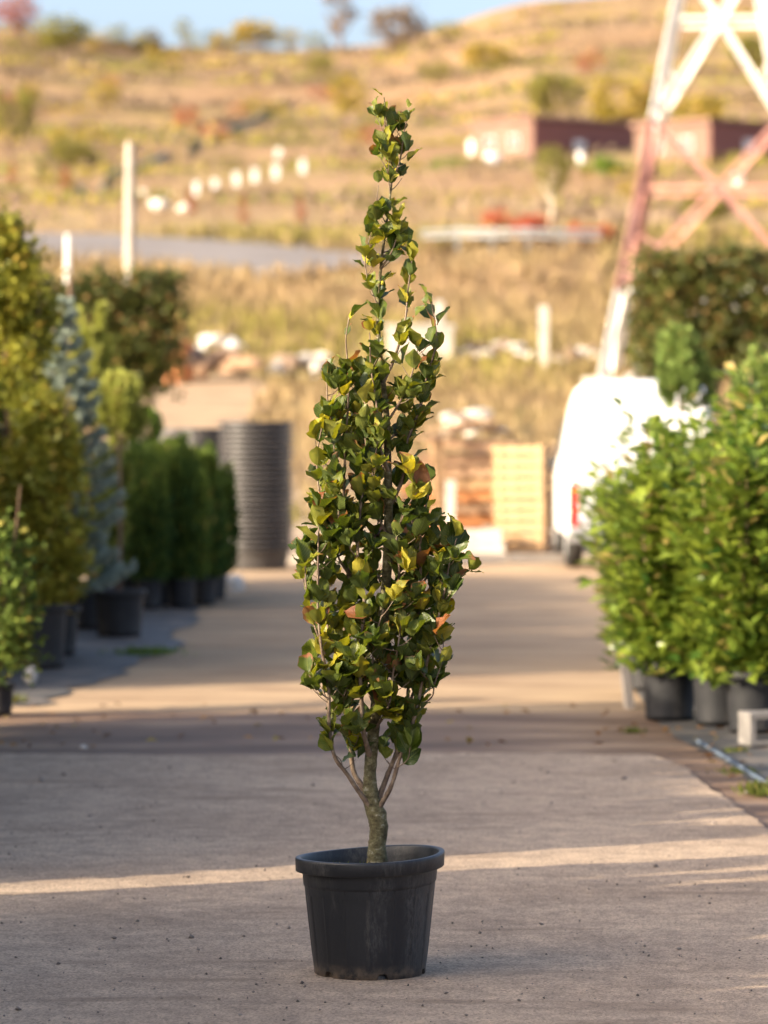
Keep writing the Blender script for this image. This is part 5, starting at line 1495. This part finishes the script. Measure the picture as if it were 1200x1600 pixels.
OUT_Y = [140, 170, 200, 240, 280, 320, 350, 380, 410, 440, 470, 490, 520, 560, 600, 640, 680, 720, 760, 800, 830, 860, 890, 920, 950, 980, 1010, 1050, 1075, 1100, 1130, 1160, 1190, 1215]
OUT_L = [580, 578, 580, 578, 586, 578, 568, 558, 553, 562, 558, 528, 528, 508, 503, 489, 480, 485, 478, 468, 462, 453, 453, 460, 476, 487, 488, 472, 473, 478, 488, 512, 520, 540]
OUT_R = [625, 648, 652, 662, 658, 642, 642, 648, 668, 655, 706, 700, 697, 692, 692, 692, 686, 674, 682, 705, 735, 738, 757, 740, 730, 705, 712, 708, 702, 668, 655, 658, 652, 645]

leaves = []       # (base, dir, normal, length, tint, brown, rnd)
def add_leaf(p, d, n, Ln, tint, brown):
    d = d / np.linalg.norm(d); n = n - d * np.dot(n, d); n /= np.linalg.norm(n) + 1e-9
    tip = p + d * Ln
    tx = 600 + tip[0] / D0 * FPX; ty = 625 + (CAM_H - tip[2]) / D0 * FPX
    if ty < OUT_Y[0] - 4 or ty > OUT_Y[-1] + 6: return False
    if not (np.interp(ty, OUT_Y, OUT_L) - 3 < tx < np.interp(ty, OUT_Y, OUT_R) + 3): return False
    gv = math.sin(tx * 0.085 + 1.0 + 0.013 * ty) * math.sin(ty * 0.047 + 0.6) + 0.5 * math.sin(tx * 0.19 - ty * 0.06)
    if gv < -0.72 and rb.random() < 0.8: return False
    if ty < 560 and rb.random() < float(np.interp(ty, [140, 250, 350, 440, 470, 545, 560], [0.05, 0.22, 0.25, 0.3, 0.58, 0.55, 0.0])): return False
    if ty > 1090 and rb.random() < float(np.interp(ty, [1090, 1130, 1215], [0.0, 0.35, 0.6])): return False
    leaves.append((p, d, n, Ln, tint, brown, rnd.random())); return True

rb = random.Random(2024)
TW = []
def cluster(p, t, k, spread=(0.28, 1.0), size=(0.034, 0.079), az0=None):
    """a rosette of k leaves round shoot direction t at p"""
    t = t / np.linalg.norm(t)
    a = np.cross(t, [0.2, 1, 0.1]); a /= np.linalg.norm(a); b_ = np.cross(t, a)
    az = rb.uniform(0, 6.28) if az0 is None else az0
    yel = max(0.0, min(1.0, rb.gauss(0.37, 0.21)))
    for i in range(k):
        az += 2.4 + rb.uniform(-0.5, 0.5)
        al = rb.uniform(*spread)
        rad = a * math.cos(az) + b_ * math.sin(az)
        d = t * math.cos(al) + rad * math.sin(al)
        n = t * math.sin(al) - rad * math.cos(al)
        n = n + np.array([rb.gauss(0, .35) - 0.15, rb.gauss(0, .35) - 0.2, rb.gauss(0, .25) + 0.25])
        Ln = rb.uniform(*size) * float(np.interp(p[2], [0.7, 1.3, 2.0, 2.7], [1.18, 1.12, 1.0, 0.86]))
        br = 0.0
        q = rb.random()
        if q < 0.26: br = rb.uniform(0.15, 0.42)
        elif q < 0.295: br = rb.uniform(0.5, 0.95)
        ti = max(0.0, min(1.0, yel + rb.gauss(0, 0.13) + 0.2 * max(0.0, (p[2] - 1.9) / 0.8)))  # tint rises with height: brighter sunlight on the top leaves put into their colour
        add_leaf(p + d * 0.008, d, n, Ln, ti, br)

def build_beech():
    for key, (pts, r0, r1, lf) in BR.items():
        P3 = [b3(*q) for q in pts]
        # natural small kinks
        if key != 'T':
            for i in range(1, len(P3)): P3[i] = P3[i] + np.array([rb.gauss(0, .004), rb.gauss(0, .006), 0])
        path = smooth_path(P3, 7)
        m = len(path)
        if key == 'T':
            zz = np.array([625 + (CAM_H - p[2]) / D0 * FPX for p in path])
            rad = np.interp(-zz, [-1346, -1322, -1296, -1272, -1250, -1215, -1130, -1000, -860, -700, -560, -400, -260, -150], [.0315, .0270, .0275, .0300, .0260, .0195, .0180, .0165, .0145, .0110, .0068, .0045, .0030, .0016])
            V, F = tube_np(path - B0, rad, 16, 0.035)
            link('trunk', mesh_np('trunk', V, F, smooth=True), M_beech, bt)
        else:
            rad = np.linspace(r0, r1, m) * (1 + 0.05 * rng.standard_normal(m)) * (1 + 0.55 * np.exp(-np.linspace(0, 1, m) / 0.04))   # swollen collar at the fork
            V, F = tube_np(path - B0, rad, 8, 0.04)
            link('branch', mesh_np('branch', V, F, smooth=True), M_twig, bt)
        # leaves along it
        seg = np.linalg.norm(np.diff(path, axis=0), axis=1); cum = np.concatenate([[0], np.cumsum(seg)]); tot = cum[-1]
        s = lf * tot
        while s < tot:
            i = min(np.searchsorted(cum, s), m - 1); p = path[i]; t = path[min(i + 1, m - 1)] - path[max(i - 1, 0)]; t /= np.linalg.norm(t)
            if rb.random() < 0.42:
                # short side shoot ending in a rosette
                a = rb.uniform(0, 6.28); ln = rb.uniform(0.022, 0.075)
                rad_ = np.array([math.cos(a), math.sin(a) * 0.9, rb.uniform(0.3, 1.1)]); rad_ /= np.linalg.norm(rad_)
                q = p + rad_ * ln
                qx = 600 + q[0] / D0 * FPX; qy = 625 + (CAM_H - q[2]) / D0 * FPX
                if np.interp(qy, OUT_Y, OUT_L) + 12 < qx < np.interp(qy, OUT_Y, OUT_R) - 12:
                    mid = (p + q) / 2 + np.array([0, 0, -0.004])
                    pp = smooth_path([p, mid, q], 4)
                    V, F = tube_np(pp - B0, np.linspace(.0017, .0010, len(pp)), 5)
                    TW.append((V, F))
                    cluster(q, rad_ * 0.45 + np.array([0, 0, 0.9]), rb.choice([4, 5, 5, 6]))
                else: cluster(p, t, 2)
            else:
                cluster(p, t, rb.choice([2, 3, 4]))
            s += rb.uniform(0.0165, 0.039)
        cluster(path[-1], t, 4 if key != 'T' else 5, (0.3, 0.95))
build_beech()
for V, F in TW[:300]: link('twig', mesh_np('twig', V, F, smooth=True), M_twig, bt)
if len(TW) > 300:
    nv = 0; VV = []; FF = []
    for V, F in TW[300:]:
        VV.append(V); FF.append(np.array(F) + nv); nv += len(V)
    o = link('twigs', mesh_np('twigs', np.concatenate(VV), np.concatenate(FF), smooth=True), M_twig, bt); o['kind'] = 'stuff'
print('LEAVES', len(leaves), 'TWIGS', len(TW))

def leaf_matrix(L_):
    p, d, n, Ln, ti, br, r_ = L_
    x = np.cross(d, n)
    return np.stack([x * Ln, d * Ln, n * Ln], 1), p
view = np.array([0, -1, 0.12]); 
score = []
for i, L_ in enumerate(leaves):
    p, d, n, Ln, *_ = L_
    score.append((0.25 + abs(np.dot(n, view))) * Ln * Ln * (1.0 - 4.0 * (p[1] - D0)))
order = np.argsort(-np.array(score))
single = set(order[:300].tolist())
VV, FF, UU, CC = [], [], [], []
nv = 0
for i, L_ in enumerate(leaves):
    A, p = leaf_matrix(L_)
    k = i % len(LG)
    if i in single:
        o = bpy.data.objects.new('leaf', LM[k]); COL.objects.link(o); o.parent = bt
        M4 = Matrix.Identity(4)
        for r_ in range(3):
            for c_ in range(3): M4[r_][c_] = A[r_, c_]
            M4[r_][3] = p[r_] - B0[r_]
        o.matrix_basis = M4
        o.color = (L_[4], L_[5], L_[6], 1)
    else:
        V, F, U = LG[k]
        VV.append(V @ A.T + (p - B0)); FF.append(F + nv); UU.append(U); nv += len(V)
        CC.append(np.tile([L_[4], L_[5], L_[6], 1.0], (len(V), 1)))
o = link('foliage', mesh_np('foliage', np.concatenate(VV), np.concatenate(FF), smooth=True, col=np.concatenate(CC), uv=np.concatenate(UU)), M_bleafS, bt)
o['kind'] = 'stuff'
